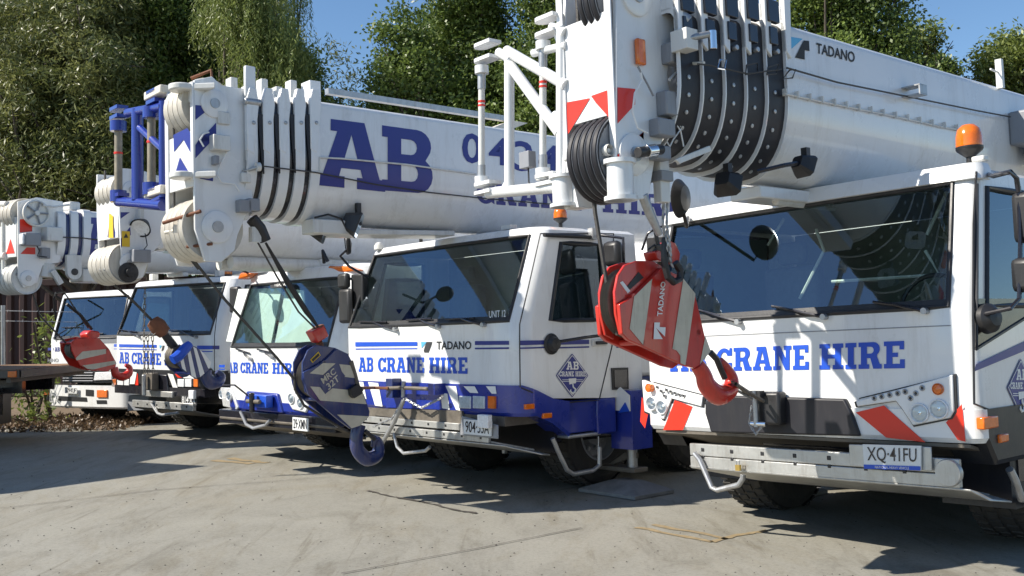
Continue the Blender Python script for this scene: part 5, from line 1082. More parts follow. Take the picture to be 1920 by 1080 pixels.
mb.link('catwalk', RD, bevel=.005)
mb = MB(fr); pxprism(mb, [(239, 771), (277, 769), (280, 740), (241, 741)], SY(fr, .1), (0, .3, 0), 'grey'); mb.link('step_box', RD, bevel=.01)
mb = MB(fr); pxtube(mb, [(284, 757), (296, 775), (304, 778), (335, 774)], SY(fr, -.12, 0), .02, 'steel'); mb.link('step_loop', RD)
plate_board(RD, fr, [(340, 757), (369, 760), (369, 744), (340, 741)], SY(fr, -.09), '814·XA', 'dark', 'vwhite')
mb = MB(fr); c = np.array(fr.fy(360, 740, -.12)); mb.box(c+[-.06, -.02, -.06], c+[.06, .03, .06], 'refl'); mb.link('fog_lamp', RD, bevel=.008)
mb = MB(fr); c = np.array(fr.fy(333, 515, .3)); mb.box(c+[-.2, -.05, -.03], c+[.2, .05, .03], 'white2'); mb.box((-.9, .4, 2.3), (-.8, .5, 2.4), 'white2'); mb.box((.75, .4, 2.3), (.85, .5, 2.42), 'white2'); mb.link('roof_fitting', RD, bevel=.01)
beacon(RD, fr, (.35, .9, 2.28), .08, .12, False)
mb = MB(fr); c = np.array(ss(425, 560, .2)); mb.box(c+[-.1, -.04, -.2], c+[.1, .04, .16], 'black'); mb.link('mirror', RD, bevel=.03)
chassis(RD, fr, 1.3, 'grime', upper='white', axles=(1.3, 2.7, 6.2, 7.6), track=.9); outrigger(RD, fr, 1.45, 1.6, 'white2')
BD = Boom(RD, fr, .36, 3.14, 2.36, -1.35, n=2, dy=.16, shr=.04, kgap='navy', lipt=.1, lipout=.014)
bs = BD.sf
mb = MB(fr); text(mb, 'AB', [(160, 478), (262, 481), (262, 413), (160, 407)], bs, 'vnavy_shade'); mb.link('lettering', RD)
mb = MB(fr); mb.box((-.1, -1.3, 2.2), (.25, -.75, 2.38), 'white2'); mb.tube([bs(u, v, .02) for u, v in ((86, 443), (120, 445), (150, 446), (200, 452), (300, 462))], .009, 'rope', 6); mb.link('boom_foot_beam', RD, bevel=.02)
mb = MB(fr); p = np.array(fr.fx(137, 510, .3)); mb.cyl(p+[-.02, 0, 0], p+[.04, 0, 0], .1, 'white2'); mb.box(p+[-.02, -.1, 0], p+[.035, .1, .22], 'white2'); mb.cyl(p, p+[.05, 0, 0], .045, 'black'); mb.link('anchor_lug', RD)
hx = .27; yf = fr.fx(33, 400, hx)[1]
head(RD, fr, hx, [(34, 378), (70, 370), (118, 378), (122, 440), (112, 492), (80, 498), (70, 530), (45, 540), (34, 520)], yf, [(2.5, 3.0)], [(yf+.14, 3.05, .2, 4, .1, 'cream'), (yf+.13, 2.23, .2, 5, .1, 'white2')], 'white')
sx = SX(fr, hx); sy = SY(fr, yf)
mb = MB(fr); patchq(mb, [(37, 436), (60, 434), (60, 411), (37, 411)], sx, 'vred', 1); patch(mb, [(38, 476), (50, 464), (66, 464), (66, 477)], sx, 'vred'); patch(mb, [(12, 476), (20, 448), (28, 475)], sy, 'vred'); mb.link('warning_marking', RD)
mb = MB(fr); c = np.array(fr.fx(65, 400, hx+.05)); mb.lathe(c, (1, 0, 0), [(.15, 0), (.17, .02), (.17, .05), (.15, .06), (.14, .03), (.03, .03), (.03, .08), (.001, .08)], 'white2', 32)
for i in range(5): a = i*2*math.pi/5; mb.cyl(c+[.05, 0, 0], c+[.05, .15*math.cos(a), .15*math.sin(a)], .012, 'grey', seg=6)
mb.link('guide_pulley', RD)
mb = MB(fr); p = np.array(fr.fx(53, 450, hx)); mb.box(p+[.0, -.1, -.08], p+[.14, .1, .08], 'grey'); mb.box(p+[.02, -.13, -.07], p+[.12, -.1, .07], 'refl'); p = np.array(fr.fx(90, 440, hx)); mb.box(p+[0, -.09, -.09], p+[.16, .12, .09], 'white2'); p = np.array(fr.fx(72, 485, hx)); mb.box(p, p+[.08, .12, .14], 'grey'); mb.link('work_light', RD, bevel=.012)
mb = MB(fr); mb.tube([fr.fx(*q, hx+.12) for q in ((66, 455), (74, 470), (70, 480), (88, 482))], .008, 'black', 6); mb.tube([fr.fx(*q, hx+.1) for q in ((80, 385), (100, 388), (130, 384))], .014, 'white2', 6); mb.link('cable', RD)
mb = MB(fr); mb.box((-.1, yf+.3, 3.15), (.1, yf+.5, 3.27), 'white2'); mb.box((-.05, yf+.75, 3.15), (.15, yf+.9, 3.27), 'white2'); mb.link('head_lug', RD, bevel=.02)
mb = MB(fr); mb.cyl(fr.fx(88, 495, .2), fr.fx(85, 520, .2), .1, 'white2'); mb.prism([fr.fx(*q, .3) for q in ((92, 510), (100, 505), (116, 530), (108, 535))], (.05, 0, 0), 'white2'); mb.link('hoist_limit_switch', RD)
mb = MB(fr); mb.cyl(sy(0, 383), sy(14, 383), .04, 'white2'); mb.cyl(sy(7, 383), sy(8, 520), .03, 'white2'); mb.cyl(sy(0, 482), sy(12, 480), .05, 'white2'); mb.cyl(fr.fx(0, 516, -.1), fr.fx(34, 514, .25), .02, 'steel'); mb.link('jib_frame', RD)
mb = MB(fr); mb.tube([fr.fx(60, 545, 0), fr.fx(75, 592, 0), fr.fx(135, 655, 0)], .012, 'rope', 6); mb.tube([fr.fx(98, 520, .1), fr.fx(125, 555, .05), fr.fx(165, 615, 0)], .009, 'rope', 6); mb.tube([fr.fx(125, 570, .05), fr.fx(150, 590, .03), fr.fx(172, 617, 0)], .02, 'black', 6); mb.link('hoist_rope', RD)

# ================================================================ TRUCK E (small cab at the far left)
fr = FE
RE = crane_root(FE, 'small white cab-over crane truck with chrome-less grille and orange indicator, farthest left')
RE['label'] = 'smallest white crane truck with slatted black grille, parked at the far left end'
CE = Cab(FE, 1.02, r=.14, zb=.8, gl=-.84, gr=.84, belt=1.44, top=2.14, wtop=2.1, roof=2.22, rake=.2, w0=.3, w1=.95, Ly=1.5, bow=.05)
CE.hull(RE); sf = CE.sf; ss = CE.ss
CE.ring('bumper', RE, lambda x, y: .28, lambda x, y: .66, lambda x, y: 'white', out=.03, yend=.5)
mb = MB(fr); s = lambda u, v: tuple(np.array(sf(u, v, .035)))
for q in ([(112, 751), (167, 753), (166, 745), (113, 742)], [(164, 742), (179, 743), (179, 731), (164, 730)], [(185, 757), (204, 757), (203, 750), (184, 750)], [(90, 749), (99, 751), (99, 743), (91, 742)]): patchq(mb, q, s, 'black', 2)
mb.link('bumper_vent', RE)
for q in ([(186, 745), (205, 745), (205, 731), (186, 731)], [(84, 740), (94, 740), (94, 732), (84, 732)]):
    mb = MB(fr); mb.prism([np.array(sf(u, v, .05)) for u, v in q], (0, .03, 0), 'orange'); mb.link('indicator', RE, bevel=.005)
mb = MB(fr); patchq(mb, [(118, 718), (216, 717), (216, 695), (118, 695)], lambda u, v: sf(u, v, .006), 'black', 4)
for v in (699, 704, 709, 714): mb.tube([sf(u, v, .02) for u in (120, 150, 176)], .008, 'grey', 6)
mb.link('grille', RE)
mb = MB(fr); mb.prism([np.array(sf(u, v, .03)) for u, v in ((178, 713), (212, 712), (212, 697), (181, 698))], (0, .03, 0), 'refl'); mb.link('headlight', RE, bevel=.006)
mb = MB(fr); strip(mb, ((96, 637), (222, 636)), ((95, 644), (222, 643)), lambda u, v: sf(u, v, .006), 'grey', 5)
strip(mb, ((90, 652), (101, 652)), ((90, 657), (101, 657)), sf, 'vnavy_shade', 2); text(mb, 'AB', [(103, 659), (112, 659), (112, 651), (103, 651)], sf, 'vnavy_shade'); text(mb, 'CRANE HIRE', [(118, 659), (180, 660), (180, 652), (118, 651)], sf, 'vnavy_shade'); text(mb, 'HINO', [(90, 679), (110, 679), (110, 672), (90, 672)], sf, 'grey', 'bold'); mb.link('lettering', RE)
plate_board(RE, fr, [(122, 737), (144, 738), (144, 727), (122, 726)], SY(fr, -.07), '529·KUF')
mb = MB(fr); mb.tube([np.array(fr.fy(104, 600, -.1)), np.array(fr.fy(101, 560, -.3)), np.array(fr.fy(104, 549, -.3)), np.array(fr.fy(122, 548, .0))], .015, 'black', 8); mb.link('mirror_arm', RE)
for pv, b0, b1 in (((104, 634), (118, 614), (150, 613)), ((150, 634), (160, 626), (195, 625))): wiper2(RE, fr, CE, pv, b0, b1)
chassis(RE, fr, 1.05, 'grime', length=6.2, upper='white', axles=(1.0, 5.4), track=.72)

# ---------------------------------------------------------------- hook blocks
def block(fr, label, base, x0, W2, plate, cover, sheave_c, sheave_r, kp, kc, stripes, ks, hookpx, rs, kh, latch=None, group='hook blocks tied back under the boom heads', textf=None, extra=None, ropes=None):
    b = fr.fx(*base, 0); R = thing('hook_block', fr.moved(b), label, 'hook block', group)
    for sg in (1, -1):
        mb = MB(fr); P = [fr.fx(u, v, x0) for u, v in plate]; mb.prism([(sg*x0, p[1], p[2]) for p in P], (-sg*.028, 0, 0), kp); pl = mb.link('cheek_plate', R, bevel=.005)
        mb = MB(fr); P = [fr.fx(u, v, x0-.03) for u, v in cover]; mb.prism([(sg*(x0-.03), p[1], p[2]) for p in P], (-sg*.02, 0, 0), kc); mb.link('sheave_cover', R, bevel=.004)
    c = fr.fx(*sheave_c, x0)
    sheave(R, fr, (0, c[1], c[2]), sheave_r, 3, (x0-.06)*.55, 'grime')
    mb = MB(fr); mb.cyl((-x0+.005, c[1], c[2]), (x0-.005, c[1], c[2]), sheave_r*.16, 'steel')
    P = [fr.fx(u, v, x0) for u, v in plate]
    for p in (P[len(P)//2], P[-2], P[2]): q = np.array([0, p[1], p[2]])*.9+np.array([0, c[1], c[2]])*.1; mb.cyl((-x0, q[1], q[2]), (x0, q[1], q[2]), .018, kc)
    mb.link('tie_bolt', R)
    mb = MB(fr)
    for s_ in stripes: patch(mb, s_, SX(fr, x0, .003), ks)
    mb.link('warning_stripe', R)
    if textf:
        mb = MB(fr); textf(mb, SX(fr, x0, .006)); mb.link('lettering', R)
    mb = MB(fr); hookcurve(mb, fr, hookpx, rs, 0, kh, 16); hk = mb.link('hook', R)
    if latch: mb = MB(fr); mb.tube([fr.fx(u, v, .02) for u, v in latch], [.02]*len(latch), 'black', 6); mb.link('latch', hk)
    if extra: extra(R)
    return R
za = lambda P: [(1120+.315*x, 440+.315*y) for x, y in P]
def txA(mb, s):
    text(mb, 'TADANO', za([(382, 485), (402, 280), (374, 280), (350, 485)]), s, 'vwhite', 'bold')
    patch(mb, za([(335, 523), (368, 523), (366, 550), (402, 552), (398, 607), (365, 575), (345, 555), (385, 622), (330, 622)]), s, 'vwhite')
def exA(R):
    mb = MB(FA); s = SX(FA, .072, .002); mb.prism([s(u, v) for u, v in za([(175, 310), (245, 222), (275, 255), (195, 325)])], (-.01, 0, 0), 'black'); mb.prism([s(u, v) for u, v in za([(135, 285), (150, 277), (195, 335), (180, 348)])], (-.01, 0, 0), 'vwhite'); mb.link('rating_plate', R)
    mb = MB(FA); mb.tube([FA.fx(u, v, .0) for u, v in za([(355, 60), (370, 130), (400, 190)])], [.03, .035, .03], 'grime', 10); pxprism(mb, za([(435, 35), (465, 50), (495, 110), (490, 165), (440, 175), (415, 120)]), lambda u, v: tuple(FA.fx(u, v, .03)), (-.1, 0, 0), 'red'); pxprism(mb, za([(345, 100), (370, 90), (395, 120), (390, 160), (360, 150)]), lambda u, v: tuple(FA.fx(u, v, .06)), (-.1, 0, 0), 'red'); mb.link('rope_socket', R, bevel=.006)
    mb = MB(FA); mb.tube([FA.fx(u, v, .17) for u, v in za([(405, 20), (400, 90), (402, 180), (420, 250), (455, 282), (490, 265), (495, 215), (465, 165)])], .022, 'black', 10)
    for i in range(9): pass
    mb.link('rubber_loop', R)
    mb = MB(FA)
    chain(mb, [FA.fx(u, v, .19) for u, v in za([(410, -20), (415, 70), (440, 160)])], .005, 'steel', .024); chain(mb, [FA.fx(u, v, .17) for u, v in za([(430, 50), (425, 150), (450, 190)])], .005, 'steel', .024); mb.tube([FA.fx(u, v, .0) for u, v in za([(330, -110), (360, 60)])], .012, 'rope', 8); mb.tube([FA.fx(u, v, .02) for u, v in za([(300, 90), (340, 60), (350, 85), (330, 100)])], .006, 'rope', 6); mb.link('limit_chain', R)
    mb = MB(FA); mb.tube([FA.fx(1372, 716, .03), FA.fx(1380, 720, .1), FA.fy(1400, 735, -.3), FA.fy(1432, 752, -.15)], [.008, .012, .018, .012], 'grime', 8); mb.tube([FA.fx(1375, 728, -.03), FA.fy(1410, 748, -.2)], .009, 'steel', 6); mb.link('tie_down_sling', R)
block(FA, 'red hook block with TADANO and white stripes hanging before the nearest crane', (1340, 760), .1, .1,
      za([(150, 590), (133, 415), (215, 365), (385, 195), (505, 250), (582, 352), (608, 460), (640, 600), (675, 695), (612, 772), (580, 795), (520, 780), (270, 665), (185, 628)]),
      za([(105, 340), (125, 240), (165, 180), (235, 155), (330, 156), (400, 195), (230, 375), (160, 430), (190, 620), (140, 595), (112, 470)]),
      za([(260, 400)])[0], .2, 'red', 'red',
      [za(q) for q in ([(217, 368), (325, 262), (270, 655), (190, 560)], [(510, 262), (582, 352), (522, 778), (492, 765), (492, 720), (470, 690), (445, 680)], [(641, 603), (673, 693), (608, 772)])], 'cream2',
      za([(590, 770), (630, 830), (655, 900), (720, 955), (785, 925), (800, 860), (770, 800), (730, 750)]), [.045, .05, .058, .066, .055, .042, .034, .024], 'red', za([(672, 700), (710, 740), (735, 800), (760, 855)]), textf=txA, extra=exA)
zb_ = lambda P: [(540+.2778*x, 580+.2778*y) for x, y in P]
def txB(mb, s):
    patch(mb, zb_([(320, 365), (385, 450), (250, 572), (205, 490)]), SX(FB, .115, .005), 'navy')
    s = SX(FB, .115, .008)
    text(mb, 'MRC', zb_([(236, 505), (324, 430), (305, 394), (216, 468)]), s, 'cream2', 'bold'); text(mb, '32T', zb_([(272, 546), (348, 478), (328, 440), (252, 508)]), s, 'cream2', 'bold')
def exB(R):
    mb = MB(FB); pxprism(mb, zb_([(160, 150), (245, 105), (280, 180), (205, 230)]), lambda u, v: tuple(FB.fx(u, v, .06)), (-.12, 0, 0), 'red'); mb.cyl(FB.fx(595, 612, .0), FB.fx(600, 625, .0), .06, 'rust'); mb.tube([FB.fx(598, 640, 0), FB.fx(602, 655, 0)], .03, 'rust'); mb.link('limit_weight', R, bevel=.012)
    mb = MB(FB); s = SX(FB, .087, .002); mb.prism([s(u, v) for u, v in zb_([(150, 340), (205, 285), (220, 310), (165, 362)])], (-.01, 0, 0), 'yellow'); mb.prism([s(u, v) for u, v in zb_([(158, 340), (203, 296), (212, 310), (167, 354)])], (.004, 0, 0), 'black'); mb.link('rating_plate', R)
    mb = MB(FB); mb.tube([FB.fx(u, v, -.03) for u, v in ((552, 700), (553, 730), (570, 760), (610, 785), (650, 808))], .012, 'rope', 8); mb.tube([FB.fx(u, v, .12) for u, v in zb_([(425, 350), (455, 440), (475, 530), (500, 548)])], [.02, .015, .02, .02], 'grime', 8); mb.prism([FB.fx(u, v, .18) for u, v in zb_([(425, 540), (470, 505), (505, 530), (500, 570), (450, 600), (430, 580)])], (-.05, 0, 0), 'black'); mb.link('sling_shackle', R)
block(FB, 'navy hook block lettered MRC 32T with cream stripes and a rusty hook', (690, 872), .115, .1,
      zb_([(115, 500), (105, 425), (240, 352), (330, 265), (405, 300), (440, 365), (470, 470), (520, 590), (552, 690), (548, 722), (485, 790), (425, 808), (340, 745), (200, 625), (140, 575)]),
      zb_([(98, 470), (98, 360), (135, 275), (190, 240), (320, 260), (345, 275), (240, 380), (130, 450), (160, 590), (120, 560)]),
      zb_([(250, 450)])[0], .185, 'navy', 'navy',
      [zb_(q) for q in ([(145, 432), (235, 362), (320, 365), (235, 442)], [(345, 370), (425, 378), (465, 466), (375, 455)], [(148, 520), (215, 525), (250, 572), (298, 533), (498, 552), (530, 640), (215, 615)], [(330, 710), (542, 722), (484, 785), (428, 803)])], 'cream2',
      zb_([(480, 780), (462, 860), (470, 945), (530, 1008), (598, 985), (612, 920), (590, 880), (575, 930)]), [.06, .058, .06, .066, .06, .05, .04, .022], 'navy', zb_([(520, 820), (560, 855), (585, 880)]), textf=txB, extra=exB)
zc = lambda P: [(280+.1574*x, 590+.1574*y) for x, y in P]
def exC(R):
    mb = MB(FC); mb.lathe(FC.fx(296, 612, 0), (.3, .6, -.7), [(.001, -.1), (.07, -.08), (.09, 0), (.07, .1), (.001, .12)], 'rust', 12); mb.link('limit_weight', R)
    mb = MB(FC); mb.tube([FC.fx(u, v, .16) for u, v in zc([(275, 540), (340, 500), (430, 400), (485, 345)])], [.05, .055, .055, .04], 'vblue', 10); mb.link('guard_bar', R)
block(FC, 'small blue and white striped hook block hanging before the second cab from left', (395, 728), .15, .1,
      zc([(345, 590), (330, 545), (400, 470), (490, 360), (560, 385), (640, 450), (700, 560), (722, 640), (665, 700), (600, 745), (540, 755), (480, 712), (400, 660)]),
      zc([(320, 560), (400, 440), (480, 350), (520, 380), (400, 560), (380, 620)]), zc([(430, 500)])[0], .12, 'navy', 'blue',
      [zc(q) for q in ([(365, 530), (400, 500), (440, 680), (390, 640)], [(450, 430), (480, 395), (560, 755), (500, 730)], [(520, 380), (560, 400), (655, 700), (605, 742)], [(600, 420), (650, 460), (735, 570), (715, 640), (700, 640)])], 'vwhite',
      zc([(680, 660), (680, 740), (740, 810), (820, 790), (850, 730), (800, 680)]), [.06, .065, .075, .065, .05, .025], 'navy', zc([(715, 645), (760, 690)]), extra=exC)
zd = lambda P: [(.315*x, 500+.315*y) for x, y in P]
def exD(R):
    mb = MB(FD); pxprism(mb, zd([(515, 400), (540, 378), (595, 385), (600, 415), (560, 440), (525, 430)]), lambda u, v: tuple(FD.fx(u, v, .1)), (-.2, 0, 0), 'red'); mb.link('limit_weight', R, bevel=.02)
block(FD, 'small red hook block with two white stripes hanging before the farthest left cab', (232, 700), .15, .1,
      zd([(450, 545), (428, 500), (425, 450), (455, 428), (590, 425), (650, 490), (692, 570), (690, 595), (640, 625), (555, 615), (480, 590)]),
      zd([(430, 500), (420, 455), (440, 432), (500, 418), (560, 425), (480, 470), (460, 540)]), zd([(490, 490)])[0], .13, 'red', 'red',
      [zd(q) for q in ([(450, 545), (490, 505), (630, 490), (630, 518), (455, 558)], [(490, 588), (560, 578), (680, 560), (694, 578), (555, 612), (520, 608)])], 'cream2',
      zd([(680, 600), (690, 640), (730, 655), (765, 635), (770, 600), (745, 585)]), [.05, .055, .06, .055, .04, .02], 'red', extra=exD)

# ---------------------------------------------------------------- trees
def leafmat(name, c0, c1, trans=.35):
    m = bpy.data.materials.new(name); m.use_nodes = True; n = m.node_tree.nodes; L = m.node_tree.links; n.clear()
    o = n.new('ShaderNodeOutputMaterial'); at = n.new('ShaderNodeAttribute'); at.attribute_name = 'tone'
    r = n.new('ShaderNodeMix'); r.data_type = 'RGBA'; r.inputs[6].default_value = (*c0, 1); r.inputs[7].default_value = (*c1, 1); L.new(at.outputs['Fac'], r.inputs[0])
    d = n.new('ShaderNodeBsdfPrincipled'); d.inputs['Roughness'].default_value = .45; L.new(r.outputs[2], d.inputs['Base Color'])
    t = n.new('ShaderNodeBsdfTranslucent'); L.new(r.outputs[2], t.inputs[0]); x = n.new('ShaderNodeMixShader'); x.inputs[0].default_value = trans
    L.new(d.outputs[0], x.inputs[1]); L.new(t.outputs[0], x.inputs[2]); L.new(x.outputs[0], o.inputs[0]); return m
M['leaf_gum'] = leafmat('gum_leaf', (.06, .085, .025), (.24, .25, .08))
M['leaf_broad'] = leafmat('broad_leaf', (.045, .08, .018), (.2, .27, .06))
M['leaf_willow'] = leafmat('drooping_leaf', (.12, .16, .04), (.27, .32, .09))
M['leaf_pale'] = leafmat('pale_leaf', (.09, .12, .025), (.22, .27, .06))
M['litter'] = leafmat('dead_leaf', (.06, .035, .018), (.2, .13, .07), .1)
def leaves(name, C, ln, wd, k, parent, droop=.0, tone=None, seed=0, spread=1):
    g = np.random.default_rng(seed); n = len(C)
    d = g.normal(size=(n, 3)); d[:, 2] = d[:, 2]*(1-droop)-droop*1.6; d /= np.linalg.norm(d, axis=1)[:, None]
    q = g.normal(size=(n, 3)); s = np.cross(d, q); s /= np.linalg.norm(s, axis=1)[:, None]+1e-9
    l = ln*g.uniform(.6, 1.3, (n, 1)); w_ = wd*g.uniform(.6, 1.3, (n, 1))
    V = np.stack([C, C+d*l*.45+s*w_*.5, C+d*l, C+d*l*.45-s*w_*.5], 1).reshape(-1, 3).astype(np.float32)
    me = bpy.data.meshes.new(name); me.vertices.add(4*n); me.loops.add(4*n); me.polygons.add(n)
    me.vertices.foreach_set('co', V.ravel()); me.loops.foreach_set('vertex_index', np.arange(4*n, dtype=np.int32)); me.polygons.foreach_set('loop_start', np.arange(0, 4*n, 4, dtype=np.int32))
    me.update(calc_edges=True); a = me.attributes.new('tone', 'FLOAT', 'POINT')
    t = (tone if tone is not None else g.uniform(0, 1, n))*.75+g.uniform(0, .25, n); a.data.foreach_set('value', np.repeat(t, 4).astype(np.float32))
    me.materials.append(M[k]); o = bpy.data.objects.new(name, me); col.objects.link(o); o.parent = parent; return o
def tree(kind, label, u, vtop, wpx, Y, seed, ncl=340, per=95, cat='tree', group='trees behind the cranes', bottom=.8):
    g = np.random.default_rng(seed); d = ray(u, 600); X = d[0]*Y/d[1]
    top = 1.5+(612-.02*(u-960)-vtop)*Y/FPX; R = wpx/2*Y/FPX
    fr = Fr([X, Y, 0], [1, 0, 0], [0, 1, 0], [0, 0, 1]); r = thing(dict(gum='gum_tree', broad='broadleaf_tree', willow='drooping_tree', pale='young_tree')[kind], fr, label, cat, group)
    h = top-bottom; cz = bottom+h/2
    # lobes
    nl = 15 if kind != 'willow' else 10; L = []
    for i in range(nl):
        a = g.uniform(0, 6.28); zz = -.95+1.85*(i+.5)/nl; rr = math.sqrt(max(.12, 1-zz*zz))*R*g.uniform(.3, .75)
        L.append((np.array([rr*math.cos(a), rr*math.sin(a)*.8, cz+zz*h*.42]), R*g.uniform(.42, .72)))
    L.append((np.array([0, 0, top-R*.45]), R*.45))
    cl = []
    while len(cl) < ncl:
        c, s = L[g.integers(len(L))]; v = g.normal(size=3); v /= np.linalg.norm(v); p = c+v*s*np.array([1, 1, 1.1])*g.uniform(.3, 1)**.5*1.08
        if max(.3, bottom-.3) < p[2] < top: cl.append(p)
    cl = np.array(cl); cl = cl+np.sin(cl[:, [1, 2, 0]]*2.3+seed)*.18; sc = .15+.11*R/3
    if kind == 'willow':
        st = []; tn = []
        for c in cl:
            t0 = g.uniform(0, 1)
            for _ in range(7):
                b = c+g.normal(size=3)*sc*1.1; L_ = g.uniform(.5, 1.5); m = per//7; z = np.linspace(0, L_, m); sw = g.normal(size=2)*.1
                st.append(np.stack([b[0]+sw[0]*z+g.normal(size=m)*.03, b[1]+sw[1]*z+g.normal(size=m)*.03, b[2]-z], 1)); tn += [t0]*m
        P = np.concatenate(st); tn = np.array(tn)
    else:
        P = np.repeat(cl, per, 0)+g.normal(size=(ncl*per, 3))*np.array([1, 1, .75])*sc; tn = np.repeat(g.uniform(0, 1, ncl), per)
    k = dict(gum='leaf_gum', broad='leaf_broad', willow='leaf_willow', pale='leaf_pale')[kind]
    ls = {'gum': (.17, .038, .45), 'broad': (.105, .065, .15), 'willow': (.13, .026, .8), 'pale': (.15, .05, .3)}[kind]; f = (Y/24)**.5
    leaves('crown', P, ls[0]*f, ls[1]*f, k, r, ls[2], tn, seed)
    mb = MB(fr); lean = g.normal(size=2)*.25; th = top*.72
    path = [np.array([0, 0, -.02]), np.array([lean[0]*.4, lean[1]*.4, th*.35]), np.array([lean[0], lean[1], th*.7]), np.array([lean[0]*1.5, lean[1]*1.3, th])]
    mb.tube(path, [.05+top*.022, .04+top*.016, .03+top*.011, .03], 'bark', 10)
    for i in g.choice(ncl, 26, replace=False):
        e = cl[i]; t = min(.92, max(.18, (e[2]-.8)/th*.6)); b = path[0]+(path[3]-path[0])*t; mdl = (b+e)/2+np.array([0, 0, -.15*R])+g.normal(size=3)*.15; mb.tube([b, mdl, e], [.02+top*.006*(1-t), .035, .012], 'bark', 6)
    if kind in ('gum', 'pale'):
        front = [c for c in cl if c[1] < -.45*R and c[2] > top*.45]
        for e in front[:14]:
            b = path[0]+(path[3]-path[0])*min(.9, e[2]/th*.55); e = e*np.array([1, 1.12, 1]); m1 = b*.6+e*.4+g.normal(size=3)*.3; m2 = b*.25+e*.75+g.normal(size=3)*.3; mb.tube([b, m1, m2, e], [.1, .07, .045, .015], 'bark', 7)
            for _ in range(3): q = m2+g.normal(size=3)*.7; mb.tube([m2, (m2+q)/2+g.normal(size=3)*.1, q], [.035, .02, .008], 'bark', 5)
    mb.link('trunk', r)
    return r
T = [('gum', 'tall dark gum tree with bare forking limbs at the left edge', 5, -190, 400, 29, 'g'),
     ('gum', 'dense grey-green gum tree filling the space above the farthest left boom head', 165, -40, 330, 23, 'g'),
     ('broad', 'olive-leaved tree directly behind the blue jib frame', 300, -110, 300, 25, 'g'),
     ('willow', 'tallest tree with hanging yellow-green foliage above the black-slotted boom collars', 440, -120, 240, 23, 'g'),
     ('broad', 'sunlit bushy tree just left of the top sky gap', 545, 80, 220, 24, 'g'),
     ('willow', 'drooping blue-green tree in the sky gap above the big AB letters', 560, -80, 130, 27, 'g'),
     ('broad', 'round dense tree with a pointed crown right of the sky gap', 765, 5, 190, 24, 'g'),
     ('broad', 'broad dark tree behind the phone number on the boom', 880, -50, 260, 25, 'g'),
     ('broad', 'dark tree behind the white jib frame of the nearest crane', 1030, -140, 300, 24, 'g'),
     ('broad', 'large dark tree rising above the TADANO lettering on the nearest boom', 1560, -150, 330, 25, 'g'),
     ('pale', 'small pale-leaved tree peeping over the middle of the nearest boom', 1735, 45, 120, 27, 'g'),
     ('broad', 'low dark bushy tree between two pale trees over the nearest boom', 1782, 98, 90, 30, 'g'),
     ('pale', 'feathery yellow-green tree in the top right corner', 1905, 58, 240, 26, 'g'),
     ('broad', 'tree hidden mostly by the nearest boom head, only its leaves show through', 1290, -60, 340, 29, 'g'),
     ('gum', 'leafy tree far behind the left boom heads', 80, -60, 460, 32, 'g'),
     ('broad', 'shady tree in the far row above the second crane boom', 860, 20, 420, 32, 'g'),
     ('gum', 'gum tree in the far row behind the drooping tree', 395, -30, 430, 33, 'g')]
for i, (k, lb, u, vt, wp, Y, _) in enumerate(T):
    big = wp > 200
    tree(k, lb, u, vt, wp, Y, 100+i, ncl=(620 if big else 230) if Y < 28 else 560, per=dict(gum=190, broad=200, willow=168, pale=140)[k] if big else 150, bottom=3.3 if u < 460 else .8)
# understorey bushes
def bush(label, u, vtop, wpx, Y, seed, k='leaf_broad', n=5000, zb=.0, ln=.13, wd=.07, droop=.2, name='bush', group='bushes under the trees'):
    g = np.random.default_rng(seed); d = ray(u, 600); X = d[0]*Y/d[1]; top = 1.5+(612-.02*(u-960)-vtop)*Y/FPX; R = wpx/2*Y/FPX
    fr = Fr([X, Y, 0], [1, 0, 0], [0, 1, 0], [0, 0, 1]); r = thing(name, fr, label, 'bush', group)
    c = g.normal(size=(n//60, 3)); c /= np.linalg.norm(c, axis=1)[:, None]; c = c*g.uniform(.4, 1, (len(c), 1))*[R, min(R, 1.2), (top-zb)/2]+[0, 0, (top+zb)/2]
    P = np.repeat(c, 60, 0)+g.normal(size=(len(c)*60, 3))*.16; P = P[P[:, 2] > .05]
    leaves('foliage', P, ln, wd, k, r, droop, None, seed)
    mb = MB(fr)
    for j in range(7): a = g.uniform(0, 6.28); mb.tube([(0, 0, 0), (R*.3*math.cos(a), .3*math.sin(a), top*.4), (R*.7*math.cos(a), .6*math.sin(a), top*.8)], [.03, .02, .008], 'bark', 5)
    mb.link('stems', r)
bush('bright green bush between the two leftmost boom heads', 150, 330, 150, 29, 5, 'leaf_pale', 9000)
bush('dark bush above the maroon wall at the far left', 20, 350, 150, 30, 6, 'leaf_gum', 7000)
bush('olive bush beside the blue jib frame', 270, 290, 170, 29.5, 7, 'leaf_broad', 9000)
bush('low shady bush behind the boom with the big AB', 480, 330, 260, 28, 8, 'leaf_broad', 9000)
bush('low dark bush below the phone number boom', 760, 300, 300, 29, 9, 'leaf_broad', 9000)
bush('low dark bush beyond the blue bumper crane', 1000, 300, 300, 29, 10, 'leaf_broad', 9000)
bush('climbing weed with large leaves beside the small left cab', 92, 560, 46, 18.3, 11, 'leaf_pale', 240, .2, .15, .06, .4, 'weed')
bush('bushy green weed behind the flatbed tray', 66, 655, 50, 17.6, 12, 'leaf_broad', 300, .0, .12, .04, .1, 'weed')
bush('low weed growing under the small left cab', 60, 772, 40, 16.9, 13, 'leaf_pale', 180, .0, .12, .05, 0, 'weed')
